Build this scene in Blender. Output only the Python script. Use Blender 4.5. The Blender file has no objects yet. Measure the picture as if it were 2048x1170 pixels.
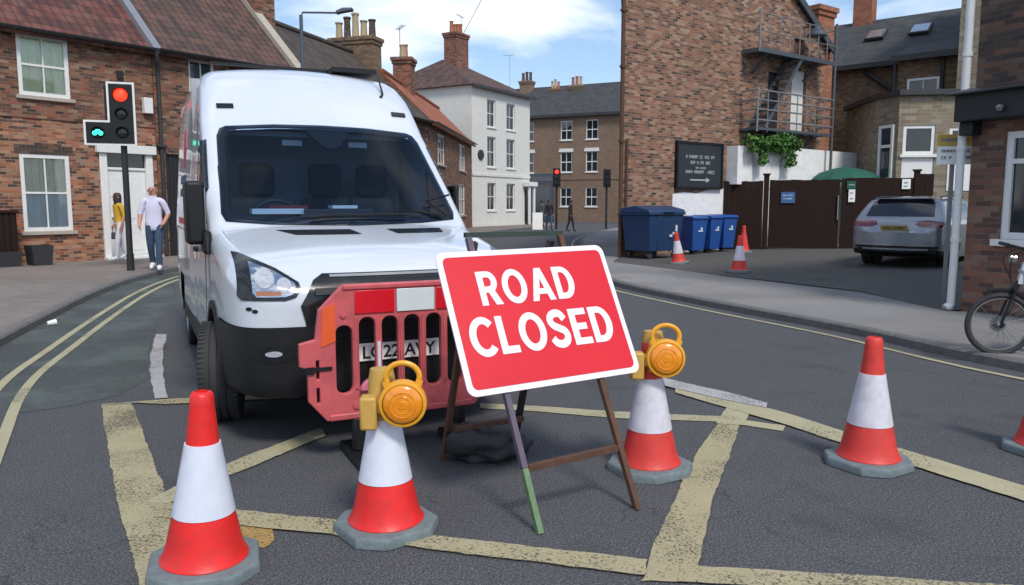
import bpy, bmesh, math, random
from mathutils import Vector, Matrix
from mathutils.bvhtree import BVHTree
from mathutils import noise as MN
R = math.radians
random.seed(7)
SC = bpy.context.scene
COL = SC.collection

# ------------------------------------------------------------------ camera
FPX, PITCH, CAMH = 1540.0, R(6.55), 1.5
cd = bpy.data.cameras.new('camera'); cam = bpy.data.objects.new('camera', cd); COL.objects.link(cam)
cam.location = (0, 0, CAMH); cam.rotation_euler = (R(90) - PITCH, 0, 0)
cd.sensor_width = 36; cd.lens = FPX / 2048 * 36; cd.clip_start = 0.05; cd.clip_end = 2000
SC.camera = cam

def ray(px, py):
    u = (px - 1024) / FPX; v = (py - 585) / FPX
    return Vector((u, math.cos(PITCH) - v * math.sin(PITCH), -math.sin(PITCH) - v * math.cos(PITCH)))
def G(px, py, z=0.0):
    d = ray(px, py); t = (z - CAMH) / d.z
    return Vector((0, 0, CAMH)) + d * t
def AT(px, py, Y):
    d = ray(px, py); return Vector((0, 0, CAMH)) + d * (Y / d.y)

# ------------------------------------------------------------------ materials
class NT:
    def __init__(s, name):
        s.m = bpy.data.materials.new(name); s.m.use_nodes = True
        s.t = s.m.node_tree; s.t.nodes.clear()
        s.out = s.t.nodes.new('ShaderNodeOutputMaterial')
    def n(s, typ, **kw):
        o = s.t.nodes.new(typ)
        ins = kw.pop('ins', {})
        for k, v in kw.items(): setattr(o, k, v)
        for k, v in ins.items():
            if isinstance(v, bpy.types.NodeSocket): s.t.links.new(v, o.inputs[k])
            else: o.inputs[k].default_value = v
        return o
    def link(s, a, b): s.t.links.new(a, b)
    def math(s, op, a, b=None, c=None, clamp=False):
        o = s.n('ShaderNodeMath', operation=op, use_clamp=clamp)
        for i, v in enumerate((a, b, c)):
            if v is None: continue
            if isinstance(v, bpy.types.NodeSocket): s.link(v, o.inputs[i])
            else: o.inputs[i].default_value = v
        return o.outputs[0]
    def mix(s, f, a, b, mode='MIX'):
        o = s.n('ShaderNodeMix', data_type='RGBA', blend_type=mode)
        for i, v in ((0, f), (6, a), (7, b)):
            if isinstance(v, bpy.types.NodeSocket): s.link(v, o.inputs[i])
            elif i == 0: o.inputs[0].default_value = v
            else: o.inputs[i].default_value = (*v, 1)
        return o.outputs[2]
    def noise(s, scale, detail=3, vec=None, rough=.55):
        o = s.n('ShaderNodeTexNoise', ins={'Scale': scale, 'Detail': detail, 'Roughness': rough})
        if vec: s.link(vec, o.inputs['Vector'])
        return o.outputs[0]
    def ramp(s, f, pts, const=False):
        o = s.n('ShaderNodeValToRGB')
        if const: o.color_ramp.interpolation = 'CONSTANT'
        e = o.color_ramp.elements
        while len(e) < len(pts): e.new(.5)
        for q, (p, c) in zip(e, pts): q.position = p; q.color = (*c, 1) if len(c) == 3 else c
        s.link(f, o.inputs[0]); return o.outputs[0]
    def pbr(s, color, rough=.7, metal=0, spec=.5, normal=None, coat=0, trans=0):
        b = s.n('ShaderNodeBsdfPrincipled')
        for k, v in (('Base Color', color), ('Roughness', rough), ('Metallic', metal), ('Specular IOR Level', spec), ('Coat Weight', coat), ('Transmission Weight', trans)):
            if isinstance(v, bpy.types.NodeSocket): s.link(v, b.inputs[k])
            elif k == 'Base Color': b.inputs[k].default_value = (*v, 1)
            else: b.inputs[k].default_value = v
        if coat: b.inputs['Coat Roughness'].default_value = .06
        if normal: s.link(normal, b.inputs['Normal'])
        s.link(b.outputs[0], s.out.inputs[0]); return b
    def bump(s, h, strength=.3, dist=.01):
        o = s.n('ShaderNodeBump', ins={'Strength': strength, 'Distance': dist, 'Height': h}); return o.outputs[0]
    def obj(s): return s.n('ShaderNodeTexCoord').outputs['Object']
    def uv(s): return s.n('ShaderNodeTexCoord').outputs['UV']
def ones(f): return (f, f, f)
def mul(c, k): return tuple(min(1, x * k) for x in c)

MATS = {}
def plain(name, c, rough=.6, metal=0, spec=.5, var=.12, scale=6, bump=0, bscale=60, coat=0, dirt=0):
    t = NT(name); ob = t.obj()
    n = t.noise(scale, 4, ob)
    col = t.mix(n, mul(c, 1 - var), mul(c, 1 + var))
    if dirt:
        d = t.ramp(t.noise(scale * 1.7, 6, ob, .7), [(.45, ones(0)), (.72, ones(1))])
        col = t.mix(t.math('MULTIPLY', d, dirt), col, (.06, .05, .04))
    rg = t.math('ADD', t.math('MULTIPLY', n, .15), rough - .07)
    nm = t.bump(t.noise(bscale, 3, ob), bump, .01) if bump else None
    t.pbr(col, rg, metal, spec, nm, coat)
    MATS[name] = t.m; return t.m

def brick(name, tones, mortar, bw=.205, bh=.070, gap=.011, stain=.35, pale=None, bumpk=.6):
    t = NT(name); uv = t.uv()
    sep = t.n('ShaderNodeSeparateXYZ', ins={0: uv})
    wob = t.noise(1.3, 2, uv)
    v = t.math('ADD', sep.outputs[1], t.math('MULTIPLY', t.math('SUBTRACT', wob, .5), .03))
    rowf = t.math('DIVIDE', v, bh); row = t.math('FLOOR', rowf)
    odd = t.math('MODULO', t.math('ADD', row, 1000), 2.0)
    uu = t.math('ADD', t.math('DIVIDE', sep.outputs[0], bw), t.math('MULTIPLY', odd, .5))
    uu = t.math('ADD', uu, t.math('MULTIPLY', t.math('SUBTRACT', t.noise(9, 1, uv), .5), .12))
    colm = t.math('FLOOR', uu)
    cv = t.n('ShaderNodeCombineXYZ', ins={0: colm, 1: row})
    wn = t.n('ShaderNodeTexWhiteNoise', noise_dimensions='2D', ins={'Vector': cv.outputs[0]})
    k = len(tones)
    col = t.ramp(wn.outputs[0], [(i / k, c) for i, c in enumerate(tones)], True)
    fu = t.math('FRACT', uu); fv = t.math('FRACT', rowf)
    eu = t.math('MINIMUM', fu, t.math('SUBTRACT', 1.0, fu)); ev = t.math('MINIMUM', fv, t.math('SUBTRACT', 1.0, fv))
    mu = t.math('LESS_THAN', t.math('MULTIPLY', eu, bw), gap / 2); mv = t.math('LESS_THAN', t.math('MULTIPLY', ev, bh), gap / 2)
    mor = t.math('MAXIMUM', mu, mv)
    col = t.mix(t.math('MULTIPLY', t.noise(35, 4, uv), .45), col, (.03, .02, .018))
    if pale:   # pale bloom / lime staining patches
        p = t.ramp(t.noise(.9, 5, uv, .65), [(.48, ones(0)), (.7, ones(1))])
        col = t.mix(t.math('MULTIPLY', p, pale[0]), col, pale[1])
    col = t.mix(t.math('MULTIPLY', mor, .85), col, mortar)
    st = t.ramp(t.noise(.45, 6, uv, .6), [(.4, ones(0)), (.7, ones(1))])
    col = t.mix(t.math('MULTIPLY', st, stain), col, (.045, .038, .035))
    h = t.math('ADD', t.math('MULTIPLY', t.math('SUBTRACT', 1.0, mor), .8), t.math('MULTIPLY', t.noise(60, 3, uv), .4))
    t.pbr(col, .88, 0, .25, t.bump(h, bumpk, .012))
    MATS[name] = t.m; return t.m

def tiles(name, tones, bumpk=.9, tw=.24, th=.30, moss=(.06, .07, .03), mossk=.25, wave=True):
    t = NT(name); uv = t.uv()
    sep = t.n('ShaderNodeSeparateXYZ', ins={0: uv})
    v = t.math('ADD', sep.outputs[1], t.math('MULTIPLY', t.math('SUBTRACT', t.noise(.8, 2, uv), .5), .06))
    rowf = t.math('DIVIDE', v, th); row = t.math('FLOOR', rowf); fv = t.math('FRACT', rowf)
    uu = t.math('ADD', t.math('DIVIDE', sep.outputs[0], tw), 0.0 if wave else t.math('MULTIPLY', t.math('MODULO', t.math('ADD', row, 1000), 2.0), .5))
    colm = t.math('FLOOR', uu); fu = t.math('FRACT', uu)
    wn = t.n('ShaderNodeTexWhiteNoise', noise_dimensions='2D', ins={'Vector': t.n('ShaderNodeCombineXYZ', ins={0: colm, 1: row}).outputs[0]})
    k = len(tones)
    col = t.ramp(wn.outputs[0], [(i / k, c) for i, c in enumerate(tones)], True)
    col = t.mix(t.math('MULTIPLY', t.noise(14, 5, uv), .4), col, (.03, .025, .022))
    m = t.ramp(t.noise(.7, 6, uv, .7), [(.5, ones(0)), (.7, ones(1))])
    col = t.mix(t.math('MULTIPLY', m, mossk), col, moss)
    gap = t.math('LESS_THAN', fv, .07)
    col = t.mix(t.math('MULTIPLY', gap, .7), col, (.012, .01, .01))
    h = t.math('SUBTRACT', 1.0, fv)
    if wave: h = t.math('ADD', t.math('MULTIPLY', h, .5), t.math('MULTIPLY', t.math('SINE', t.math('MULTIPLY', fu, 6.283)), .7))
    t.pbr(col, .8, 0, .3, t.bump(h, bumpk, .04))
    MATS[name] = t.m; return t.m

def asphalt(name, c=.05, tint=(1, 1, 1.04), speck=1.0):
    t = NT(name); ob = t.obj()
    big = t.noise(.35, 5, ob, .6); mid = t.noise(2.3, 5, ob, .65)
    base = t.mix(big, mul(tint, c * .75), mul(tint, c * 1.3))
    base = t.mix(t.math('MULTIPLY', t.ramp(mid, [(.42, ones(0)), (.75, ones(1))]), .5), base, mul(tint, c * 1.6))
    vo = t.n('ShaderNodeTexVoronoi', feature='F1', ins={'Scale': 55.0, 'Vector': ob})
    sp = t.ramp(vo.outputs['Distance'], [(.12, ones(1)), (.42, ones(0))])
    wn = t.n('ShaderNodeTexWhiteNoise', noise_dimensions='3D', ins={'Vector': vo.outputs['Position']})
    stone = t.ramp(wn.outputs[0], [(0, ones(.02)), (.55, ones(c)), (.85, ones(c * 2.3)), (1, ones(c * 4.5))])
    base = t.mix(t.math('MULTIPLY', sp, .75 * speck), base, stone)
    fine = t.noise(100, 2, ob, .85)
    base = t.mix(.56 * speck, base, t.ramp(fine, [(.34, ones(.010)), (.5, mul(tint, c * .95)), (.68, mul(tint, c * 3.8))]))
    dk = t.ramp(t.noise(.9, 7, ob, .7), [(.55, ones(0)), (.66, ones(1))])
    base = t.mix(t.math('MULTIPLY', dk, .35), base, ones(c * .45))
    # a few cracks
    cr = t.n('ShaderNodeTexVoronoi', feature='DISTANCE_TO_EDGE', ins={'Scale': .45})
    t.link(t.n('ShaderNodeVectorMath', operation='ADD', ins={0: ob, 1: t.n('ShaderNodeTexNoise', ins={'Scale': 1.4, 'Detail': 6.0, 'Vector': ob}).outputs[1]}).outputs[0], cr.inputs['Vector'])
    ck = t.math('MULTIPLY', t.math('LESS_THAN', cr.outputs['Distance'], .0025), t.math('GREATER_THAN', big, .5))
    base = t.mix(t.math('MULTIPLY', ck, .4), base, ones(.02))
    h = t.math('ADD', t.math('MULTIPLY', sp, .6), fine)
    t.pbr(base, .82, 0, .35, t.bump(h, .8, .006))
    MATS[name] = t.m; return t.m

def paintmark(name, c, wear=.5):
    """Thermoplastic road paint, chipped so that the asphalt below shows."""
    t = NT(name); ob = t.obj()
    n1 = t.noise(1.6, 4, ob, .6); n2 = t.noise(70, 4, ob, .75)
    vo = t.n('ShaderNodeTexVoronoi', feature='F1', ins={'Scale': 80.0, 'Vector': ob}).outputs['Distance']
    k = t.math('ADD', t.math('MULTIPLY', n2, .55), t.math('MULTIPLY', vo, .5))
    k = t.math('ADD', k, t.math('MULTIPLY', t.math('SUBTRACT', n1, .5), 1.0))
    a = t.ramp(k, [(wear - .10, ones(1)), (wear + .12, ones(.28))])
    col = t.mix(t.noise(7, 5, ob, .7), mul(c, .72), mul(c, 1.12))
    col = t.mix(t.math('MULTIPLY', t.noise(160, 2, ob), .45), col, mul(c, .35))
    b = t.pbr(col, .75, 0, .3, t.bump(t.noise(120, 3, ob), .5, .004))
    tr = t.n('ShaderNodeBsdfTransparent'); mx = t.n('ShaderNodeMixShader', ins={0: a})
    t.link(tr.outputs[0], mx.inputs[1]); t.link(b.outputs[0], mx.inputs[2]); t.link(mx.outputs[0], t.out.inputs[0])
    MATS[name] = t.m; return t.m

def glass(name, tint=(.7, .78, .8), clear=.75, rough=.02, fk=1.0):
    t = NT(name)
    tr = t.n('ShaderNodeBsdfTransparent'); tr.inputs[0].default_value = (*mul(tint, clear), 1)
    gl = t.n('ShaderNodeBsdfGlossy', ins={'Roughness': rough}); gl.inputs[0].default_value = (1, 1, 1, 1)
    fr = t.n('ShaderNodeFresnel', ins={'IOR': 1.5})
    nz = t.bump(t.noise(.8, 1, t.obj()), .03, .2); t.link(nz, gl.inputs['Normal'])
    mx = t.n('ShaderNodeMixShader', ins={0: t.math('MULTIPLY', fr.outputs[0], fk)})
    t.link(tr.outputs[0], mx.inputs[1]); t.link(gl.outputs[0], mx.inputs[2]); t.link(mx.outputs[0], t.out.inputs[0])
    MATS[name] = t.m; return t.m

def lit(name, c, e, strength):
    t = NT(name); b = t.pbr(c, .3); b.inputs['Emission Color'].default_value = (*e, 1); b.inputs['Emission Strength'].default_value = strength
    vo = t.n('ShaderNodeTexVoronoi', ins={'Scale': 90.0, 'Vector': t.obj()}); t.link(t.mix(vo.outputs['Distance'], c, mul(c, .7)), b.inputs['Base Color'])
    MATS[name] = t.m; return t.m

# palettes
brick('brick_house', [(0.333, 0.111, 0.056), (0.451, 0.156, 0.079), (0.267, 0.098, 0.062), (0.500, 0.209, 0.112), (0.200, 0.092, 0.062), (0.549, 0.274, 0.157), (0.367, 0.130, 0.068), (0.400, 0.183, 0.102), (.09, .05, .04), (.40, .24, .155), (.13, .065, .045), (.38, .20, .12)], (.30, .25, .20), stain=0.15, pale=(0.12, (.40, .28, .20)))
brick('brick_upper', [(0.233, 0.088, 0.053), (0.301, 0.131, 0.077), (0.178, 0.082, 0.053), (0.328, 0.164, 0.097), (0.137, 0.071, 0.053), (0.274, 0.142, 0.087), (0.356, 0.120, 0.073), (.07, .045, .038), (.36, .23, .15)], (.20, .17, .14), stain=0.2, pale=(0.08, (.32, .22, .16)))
brick('brick_gable', [(0.258, 0.120, 0.076), (0.352, 0.190, 0.115), (0.199, 0.106, 0.071), (0.399, 0.220, 0.142), (0.153, 0.085, 0.062), (0.328, 0.150, 0.089), (0.422, 0.260, 0.169), (0.235, 0.130, 0.089), (.08, .055, .045), (.44, .30, .21), (.36, .16, .10)], (.30, .25, .21), stain=0.15, pale=(0.12, (.40, .28, .20)))
brick('brick_orange', [(.46, .15, .07), (.40, .13, .07), (.34, .12, .07), (.48, .19, .10)], (.3, .24, .2), stain=.25)
brick('brick_red', [(0.297, 0.101, 0.068), (0.378, 0.135, 0.081), (0.216, 0.081, 0.061), (0.338, 0.176, 0.115), (0.149, 0.068, 0.054)], (.22, .19, .16), stain=.35)
brick('brick_dark', [(0.112, 0.075, 0.060), (0.163, 0.106, 0.075), (0.094, 0.069, 0.060), (0.188, 0.125, 0.094), (0.069, 0.054, 0.050), (0.213, 0.112, 0.075)], (.10, .09, .08), stain=.4)
brick('brick_pub', [(0.274, 0.120, 0.080), (0.193, 0.097, 0.073), (0.337, 0.153, 0.097), (0.144, 0.080, 0.064), (0.241, 0.129, 0.088), (0.305, 0.193, 0.137)], (.17, .15, .13), stain=.4)
brick('brick_buff', [(0.271, 0.162, 0.086), (0.217, 0.129, 0.071), (0.315, 0.201, 0.114), (0.180, 0.105, 0.061), (0.253, 0.129, 0.068), (0.144, 0.088, 0.057)], (.32, .28, .22), stain=.25)
brick('stone_buff', [(0.340, 0.289, 0.212), (0.289, 0.238, 0.170), (0.383, 0.340, 0.264), (0.255, 0.204, 0.145), (0.323, 0.246, 0.170)], (.36, .33, .27), bw=.30, bh=.11, stain=.45, pale=(.3, (.42, .39, .27)))
brick('brick_far', [(0.296, 0.184, 0.116), (0.342, 0.215, 0.142), (0.250, 0.161, 0.112), (0.274, 0.194, 0.142)], (.28, .23, .19), stain=0.15)
tiles('tile_red', [(.16, .055, .045), (.20, .075, .06), (.13, .05, .045), (.10, .045, .042), (.18, .08, .065)])
tiles('tile_brown', [(.11, .065, .055), (.14, .08, .065), (.085, .055, .05), (.16, .085, .07)])
tiles('tile_dark', [(.075, .06, .05), (.09, .07, .058), (.06, .05, .045), (.10, .08, .065)], .4, mossk=.3)
tiles('tile_orange', [(.38, .12, .06), (.42, .15, .08), (.33, .11, .065)], .25)
tiles('slate', [(.055, .06, .066), (.07, .073, .078), (.045, .05, .055), (.062, .064, .066)], .5, .3, .22, mossk=.15, wave=False)
asphalt('asphalt', .070, (.97, .99, 1.06)); asphalt('asphalt_yard', .075, (1.04, 1.01, .94), .7); asphalt('asphalt_ground', .05, (1, 1, 1), .3)
brick('paving_setts', [(.27, .235, .21), (.30, .26, .235), (.245, .215, .195), (.285, .24, .21)], (.19, .17, .155), bw=.20, bh=.10, gap=.008, stain=.25, bumpk=.3)
brick('paving_flags', [(.29, .29, .29), (.325, .315, .305), (.28, .275, .27), (.31, .30, .29)], (.2, .2, .2), bw=.9, bh=.6, gap=.012, stain=.28, bumpk=.25)
plain('kerbstone', (.15, .145, .14), .85, var=.35, scale=9, bump=.5, dirt=.5)
plain('kerbstone_pale', (.24, .235, .225), .85, var=.3, scale=9, bump=.5, dirt=.5)
paintmark('mark_yellow', (.47, .415, .255), .63); paintmark('mark_yellow_clean', (.50, .455, .295), .70); paintmark('mark_white', (.50, .49, .49), .68); paintmark('mark_ochre', (.48, .31, .11), .55)
t = NT('lane_green'); ob = t.obj()
a = t.ramp(t.noise(1.1, 6, ob, .7), [(.36, ones(.25)), (.6, ones(.9))])
b = t.pbr(t.mix(t.noise(40, 4, ob, .7), (.065, .085, .078), (.12, .142, .135)), .85, normal=t.bump(t.noise(150, 3, ob), .5, .004))
mx = t.n('ShaderNodeMixShader', ins={0: a}); t.link(t.n('ShaderNodeBsdfTransparent').outputs[0], mx.inputs[1]); t.link(b.outputs[0], mx.inputs[2]); t.link(mx.outputs[0], t.out.inputs[0]); MATS['lane_green'] = t.m
plain('van_white', (.60, .64, .70), .25, spec=.5, var=.03, scale=2, coat=.9, dirt=.05)
plain('white_paint', (.75, .75, .73), .45, var=.06, scale=8, bump=.05, dirt=.12)
plain('white_render', (.80, .80, .79), .8, var=.08, scale=3, bump=.3, dirt=.18)
plain('cream_render', (.66, .65, .60), .85, var=.05, scale=1.2, bump=.15, dirt=.08)
plain('stone_sill', (.42, .37, .31), .85, var=.15, scale=9, bump=.3, dirt=.3)
plain('black_plastic', (.0085, .009, .0105), .5, spec=.35, var=.2, scale=12, bump=.15, bscale=300)
plain('black_gloss', (.012, .013, .015), .15, var=.1)
plain('black_metal', (.02, .02, .022), .45, var=.2)
plain('dark_paint', (.03, .032, .035), .5, var=.2, dirt=.3)
plain('rubber', (.028, .028, .03), .75, var=.25, scale=20, bump=.25, bscale=90)
plain('cone_base', (.15, .19, .20), .8, var=.25, scale=16, bump=.3, dirt=.35)
plain('rim_metal', (.30, .31, .32), .35, metal=.8)
plain('chrome', (.58, .59, .62), .12, metal=1.0, var=.05)
plain('lamp_clear', (.40, .42, .46), .1, spec=.7, var=.5, scale=40, coat=1)
plain('lamp_amber_part', (.35, .13, .04), .15, coat=1)
plain('cabin_grey', (.36, .385, .41), .8); plain('skylight_glass', (.55, .6, .66), .12, metal=.8); plain('shut_grey', (.30, .31, .33), .5); plain('cabin_dark', (.035, .037, .043), .7); plain('seat_cloth', (.022, .023, .027), .85)
plain('paper_white', (.75, .77, .76), .6, var=.05)
plain('cone_red', (.74, .018, .016), .42, var=.16, scale=9, bump=.1, bscale=30, dirt=.26)
plain('cone_red_worn', (.62, .04, .03), .5, var=.22, scale=11, bump=.15, bscale=30, dirt=.22)
plain('sleeve_white', (.66, .69, .78), .3, var=.08, scale=7, dirt=.09)
plain('sleeve_worn', (.62, .60, .66), .4, var=.15, scale=9, dirt=.2)
plain('sign_red', (.64, .007, .019), .42, var=.1, scale=2.2, dirt=.03)
plain('sign_white', (.85, .76, .80), .35, var=.04)
plain('barrier_red', (.56, .10, .11), .5, var=.22, scale=6, bump=.12, bscale=50, dirt=.35)
plain('reflect_red', (.62, .008, .02), .25, var=.06); plain('reflect_white', (.62, .68, .69), .25, var=.05); plain('reflect_orange', (.75, .11, .03), .3)
plain('pink_plastic', (.55, .16, .22), .5)
plain('rust', (.11, .055, .035), .8, metal=.2, var=.5, scale=18, bump=.4, bscale=120)
plain('frame_dark', (.03, .05, .042), .7, var=.4, scale=14, dirt=.4); plain('frame_green', (.12, .21, .10), .6, var=.35, scale=16, dirt=.4); plain('frame_purple', (.10, .075, .112), .6, var=.25, scale=16, dirt=.3)
plain('amber_lens', (.85, .26, .005), .2, var=.3, scale=26, bump=.25, bscale=60, coat=1)
plain('amber_body', (.78, .36, .02), .38, var=.15, scale=8, dirt=.1)
plain('amber_dull', (.55, .33, .07), .5, var=.2, dirt=.3)
plain('sack_black', (.030, .030, .034), .65, var=.5, scale=9, bump=.7, bscale=25)
plain('plate_white', (.85, .85, .83), .4, var=.04); plain('plate_yellow', (.36, .25, .03), .4); plain('glyph_black', (.012, .012, .014), .4)
plain('bin_navy', (.010, .038, .11), .45, var=.15, dirt=.15); plain('bin_blue', (.012, .075, .30), .42, var=.12, dirt=.12); plain('logo_white', (.6, .66, .7), .5)
plain('gate_brown', (.022, .0115, .0085), .8, spec=.2, var=.3, scale=7, bump=.3, bscale=40)
plain('sign_dark', (.017, .022, .030), .45); plain('sign_text', (.40, .42, .42), .5, var=.15, scale=30)
plain('steel_grey', (.26, .27, .28), .5, metal=.5, var=.15, dirt=.2); plain('slate_blue_metal', (.08, .10, .12), .5, metal=.3)
plain('leaf_green', (.075, .20, .03), .6, var=.6, scale=5); plain('leaf_dark', (.035, .10, .018), .6, var=.5, scale=5)
plain('terracotta', (.36, .14, .075), .8, var=.25, scale=9, bump=.3, dirt=.25); plain('pot_buff', (.42, .33, .20), .8, var=.25, scale=9, dirt=.3); plain('lead', (.20, .21, .235), .6, var=.15)
plain('car_silver', (.27, .285, .32), .28, metal=.55, var=.03, coat=.8); plain('tail_red', (.13, .008, .018), .15, coat=1)
plain('parasol_green', (.01, .09, .06), .7); plain('sign_blue', (.05, .13, .3), .4); plain('sign_yellow', (.55, .36, .06), .5, var=.2, dirt=.2)
plain('curtain_green', (.72, .80, .55), .9, var=.12, scale=5); plain('curtain_pale', (.80, .82, .66), .9, var=.12, scale=5); plain('reflection_grey', (.62, .72, .74), .8, var=.05)  # last colour imitates the grey-blue reflection in the lower sash
plain('skin', (.46, .22, .16), .55, var=.06); plain('shirt_lilac', (.62, .60, .74), .85, var=.06, scale=9); plain('jeans', (.035, .065, .12), .85, var=.35, scale=7); plain('shoe_white', (.7, .7, .7), .6)
plain('top_mustard', (.52, .32, .03), .85, var=.1); plain('trouser_white', (.60, .58, .60), .85, var=.06); plain('hair_dark', (.03, .022, .018), .6); plain('hair_grey', (.2, .17, .15), .7); plain('bag_dark', (.03, .03, .045), .6)
plain('cloth_black', (.02, .02, .024), .9); plain('cloth_red', (.2, .03, .03), .9); plain('cloth_grey', (.12, .12, .13), .9)
plain('bike_silver', (.62, .64, .72), .28, metal=.5, coat=.6); plain('logo_red', (.60, .03, .06), .4); plain('logo_blue', (.03, .06, .16), .5)
plain('fascia_black', (.012, .013, .015), .55, var=.3)
glass('window_glass', (1, 1, 1), .99); glass('windscreen_glass', (.60, .76, .95), .9, fk=.55); plain('glass_dark', (.012, .015, .02), .05, spec=.8, var=.2); plain('glass_blue', (.03, .045, .06), .06, spec=.8, var=.3)
lit('light_red', (.8, .05, .02), (1, .025, .008), 1.8); lit('light_green', (.05, .6, .45), (.05, 1, .62), 1.6); plain('lens_dark', (.012, .02, .022), .2)
M = MATS

# ------------------------------------------------------------------ mesh helpers
def smooth_path(pts, n=6):
    P = [Vector(p) for p in pts]; P = [2 * P[0] - P[1]] + P + [2 * P[-1] - P[-2]]; o = []
    for i in range(1, len(P) - 2):
        a, b, c, d = P[i - 1:i + 3]
        for k in range(n):
            t = k / n
            o.append(.5 * ((2 * b) + (c - a) * t + (2 * a - 5 * b + 4 * c - d) * t * t + (3 * b - a - 3 * c + d) * t ** 3))
    o.append(P[-2]); return o

class MB:
    def __init__(s): s.v = []; s.f = []; s.m = []
    def add(s, vs, fs, m=0):
        o = len(s.v); s.v += [tuple(x) for x in vs]
        for f in fs: s.f.append(tuple(o + i for i in f)); s.m.append(m)
        return s
    def quad(s, a, b, c, d, m=0): return s.add((a, b, c, d), ((0, 1, 2, 3),), m)
    def poly(s, pts, m=0): return s.add(pts, (tuple(range(len(pts))),), m)
    def box(s, x0, x1, y0, y1, z0, z1, m=0):
        return s.add([(x, y, z) for x in (x0, x1) for y in (y0, y1) for z in (z0, z1)],
                     [(0, 1, 3, 2), (4, 6, 7, 5), (0, 4, 5, 1), (2, 3, 7, 6), (0, 2, 6, 4), (1, 5, 7, 3)], m)
    def obox(s, c, ax, ay, az, m=0):
        c = Vector(c); ax, ay, az = Vector(ax), Vector(ay), Vector(az)
        return s.add([c + i * ax + j * ay + k * az for i in (-1, 1) for j in (-1, 1) for k in (-1, 1)],
                     [(0, 1, 3, 2), (4, 6, 7, 5), (0, 4, 5, 1), (2, 3, 7, 6), (0, 2, 6, 4), (1, 5, 7, 3)], m)
    def bar(s, a, b, w, h=None, m=0, up=(0, 0, 1)):
        a, b = Vector(a), Vector(b); d = (b - a); L = d.length; d.normalize(); up = Vector(up)
        if abs(d.dot(up)) > .98: up = Vector((0, 1, 0))
        x = d.cross(up).normalized(); z = x.cross(d); h = h or w
        return s.obox((a + b) / 2, d * L / 2, x * w / 2, z * h / 2, m)
    def tube(s, pts, r, n=10, m=0, cap=True, closed=False):
        P = [Vector(p) for p in pts]; k = len(P)
        rs = list(r) if isinstance(r, (list, tuple)) else [r] * k
        vs = []; ref = None
        for i, p in enumerate(P):
            if closed: d = P[(i + 1) % k] - P[i - 1]
            else: d = P[min(i + 1, k - 1)] - P[max(i - 1, 0)]
            d.normalize()
            if ref is None: ref = Vector((0, 0, 1)) if abs(d.z) < .9 else Vector((1, 0, 0))
            x = (ref - d * ref.dot(d)).normalized(); ref = x; y = d.cross(x)
            vs += [p + (x * math.cos(2 * math.pi * j / n) + y * math.sin(2 * math.pi * j / n)) * rs[i] for j in range(n)]
        fs = []
        for i in range(k if closed else k - 1):
            a = i * n; b = ((i + 1) % k) * n
            fs += [(a + j, a + (j + 1) % n, b + (j + 1) % n, b + j) for j in range(n)]
        if cap and not closed: fs += [tuple(reversed(range(n))), tuple((k - 1) * n + j for j in range(n))]
        return s.add(vs, fs, m)
    def lathe(s, prof, n=32, c=(0, 0, 0), axis=(0, 0, 1), m=0):
        az = Vector(axis).normalized(); ax = az.orthogonal().normalized(); ay = az.cross(ax); c = Vector(c)
        vs = []
        for r, z in prof: vs += [c + az * z + (ax * math.cos(2 * math.pi * j / n) + ay * math.sin(2 * math.pi * j / n)) * max(r, 1e-5) for j in range(n)]
        fs = []
        for i in range(len(prof) - 1): fs += [(i * n + j, i * n + (j + 1) % n, (i + 1) * n + (j + 1) % n, (i + 1) * n + j) for j in range(n)]
        return s.add(vs, fs, m)
    def prism(s, poly, off, m=0):
        P = [Vector(p) for p in poly]; o = Vector(off); n = len(P)
        return s.add(P + [p + o for p in P], [tuple(range(n)), tuple(reversed(range(n, 2 * n)))] + [(i, i + n, (i + 1) % n + n, (i + 1) % n) for i in range(n)], m)
    def build(s, name, mats, parent=None, angle=35, bevel=0, seg=2, merge=0, flip_fix=True):
        me = bpy.data.meshes.new(name); me.from_pydata(s.v, [], s.f)
        if not isinstance(mats, (list, tuple)): mats = [mats]
        for x in mats: me.materials.append(M[x] if isinstance(x, str) else x)
        me.polygons.foreach_set('material_index', s.m)
        bm = bmesh.new(); bm.from_mesh(me)
        if merge: bmesh.ops.remove_doubles(bm, verts=bm.verts, dist=merge)
        if flip_fix: bmesh.ops.recalc_face_normals(bm, faces=bm.faces)
        uvl = bm.loops.layers.uv.new('UVMap')
        for f in bm.faces:
            n = f.normal
            u = Vector((0, 0, 1)).cross(n)
            u = Vector((1, 0, 0)) if u.length < .05 else u.normalized()
            v = n.cross(u)
            for l in f.loops: l[uvl].uv = (l.vert.co.dot(u), l.vert.co.dot(v))
            f.smooth = True
        bm.to_mesh(me); bm.free()
        me.set_sharp_from_angle(angle=R(angle))
        o = bpy.data.objects.new(name, me); COL.objects.link(o)
        if parent: o.parent = parent
        if bevel:
            b = o.modifiers.new('bevel', 'BEVEL'); b.width = bevel; b.segments = seg; b.limit_method = 'ANGLE'; b.angle_limit = R(40); b.harden_normals = False
        return o

def tag(o, label=None, cat=None, group=None, kind=None):
    for k, v in (('label', label), ('category', cat), ('group', group), ('kind', kind)):
        if v: o[k] = v
    return o
def thing(name, label, cat, loc=(0, 0, 0), rz=0, group=None):
    o = bpy.data.objects.new(name, None); COL.objects.link(o); o.empty_display_size = .1
    o.location = loc; o.rotation_euler = (0, 0, rz); return tag(o, label, cat, group)
def kids(o): return [c for c in bpy.data.objects if c.parent == o]
def copy_tree(o, parent=None):
    c = o.copy(); COL.objects.link(c)
    if parent: c.parent = parent
    for k in kids(o): copy_tree(k, c)
    return c

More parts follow.
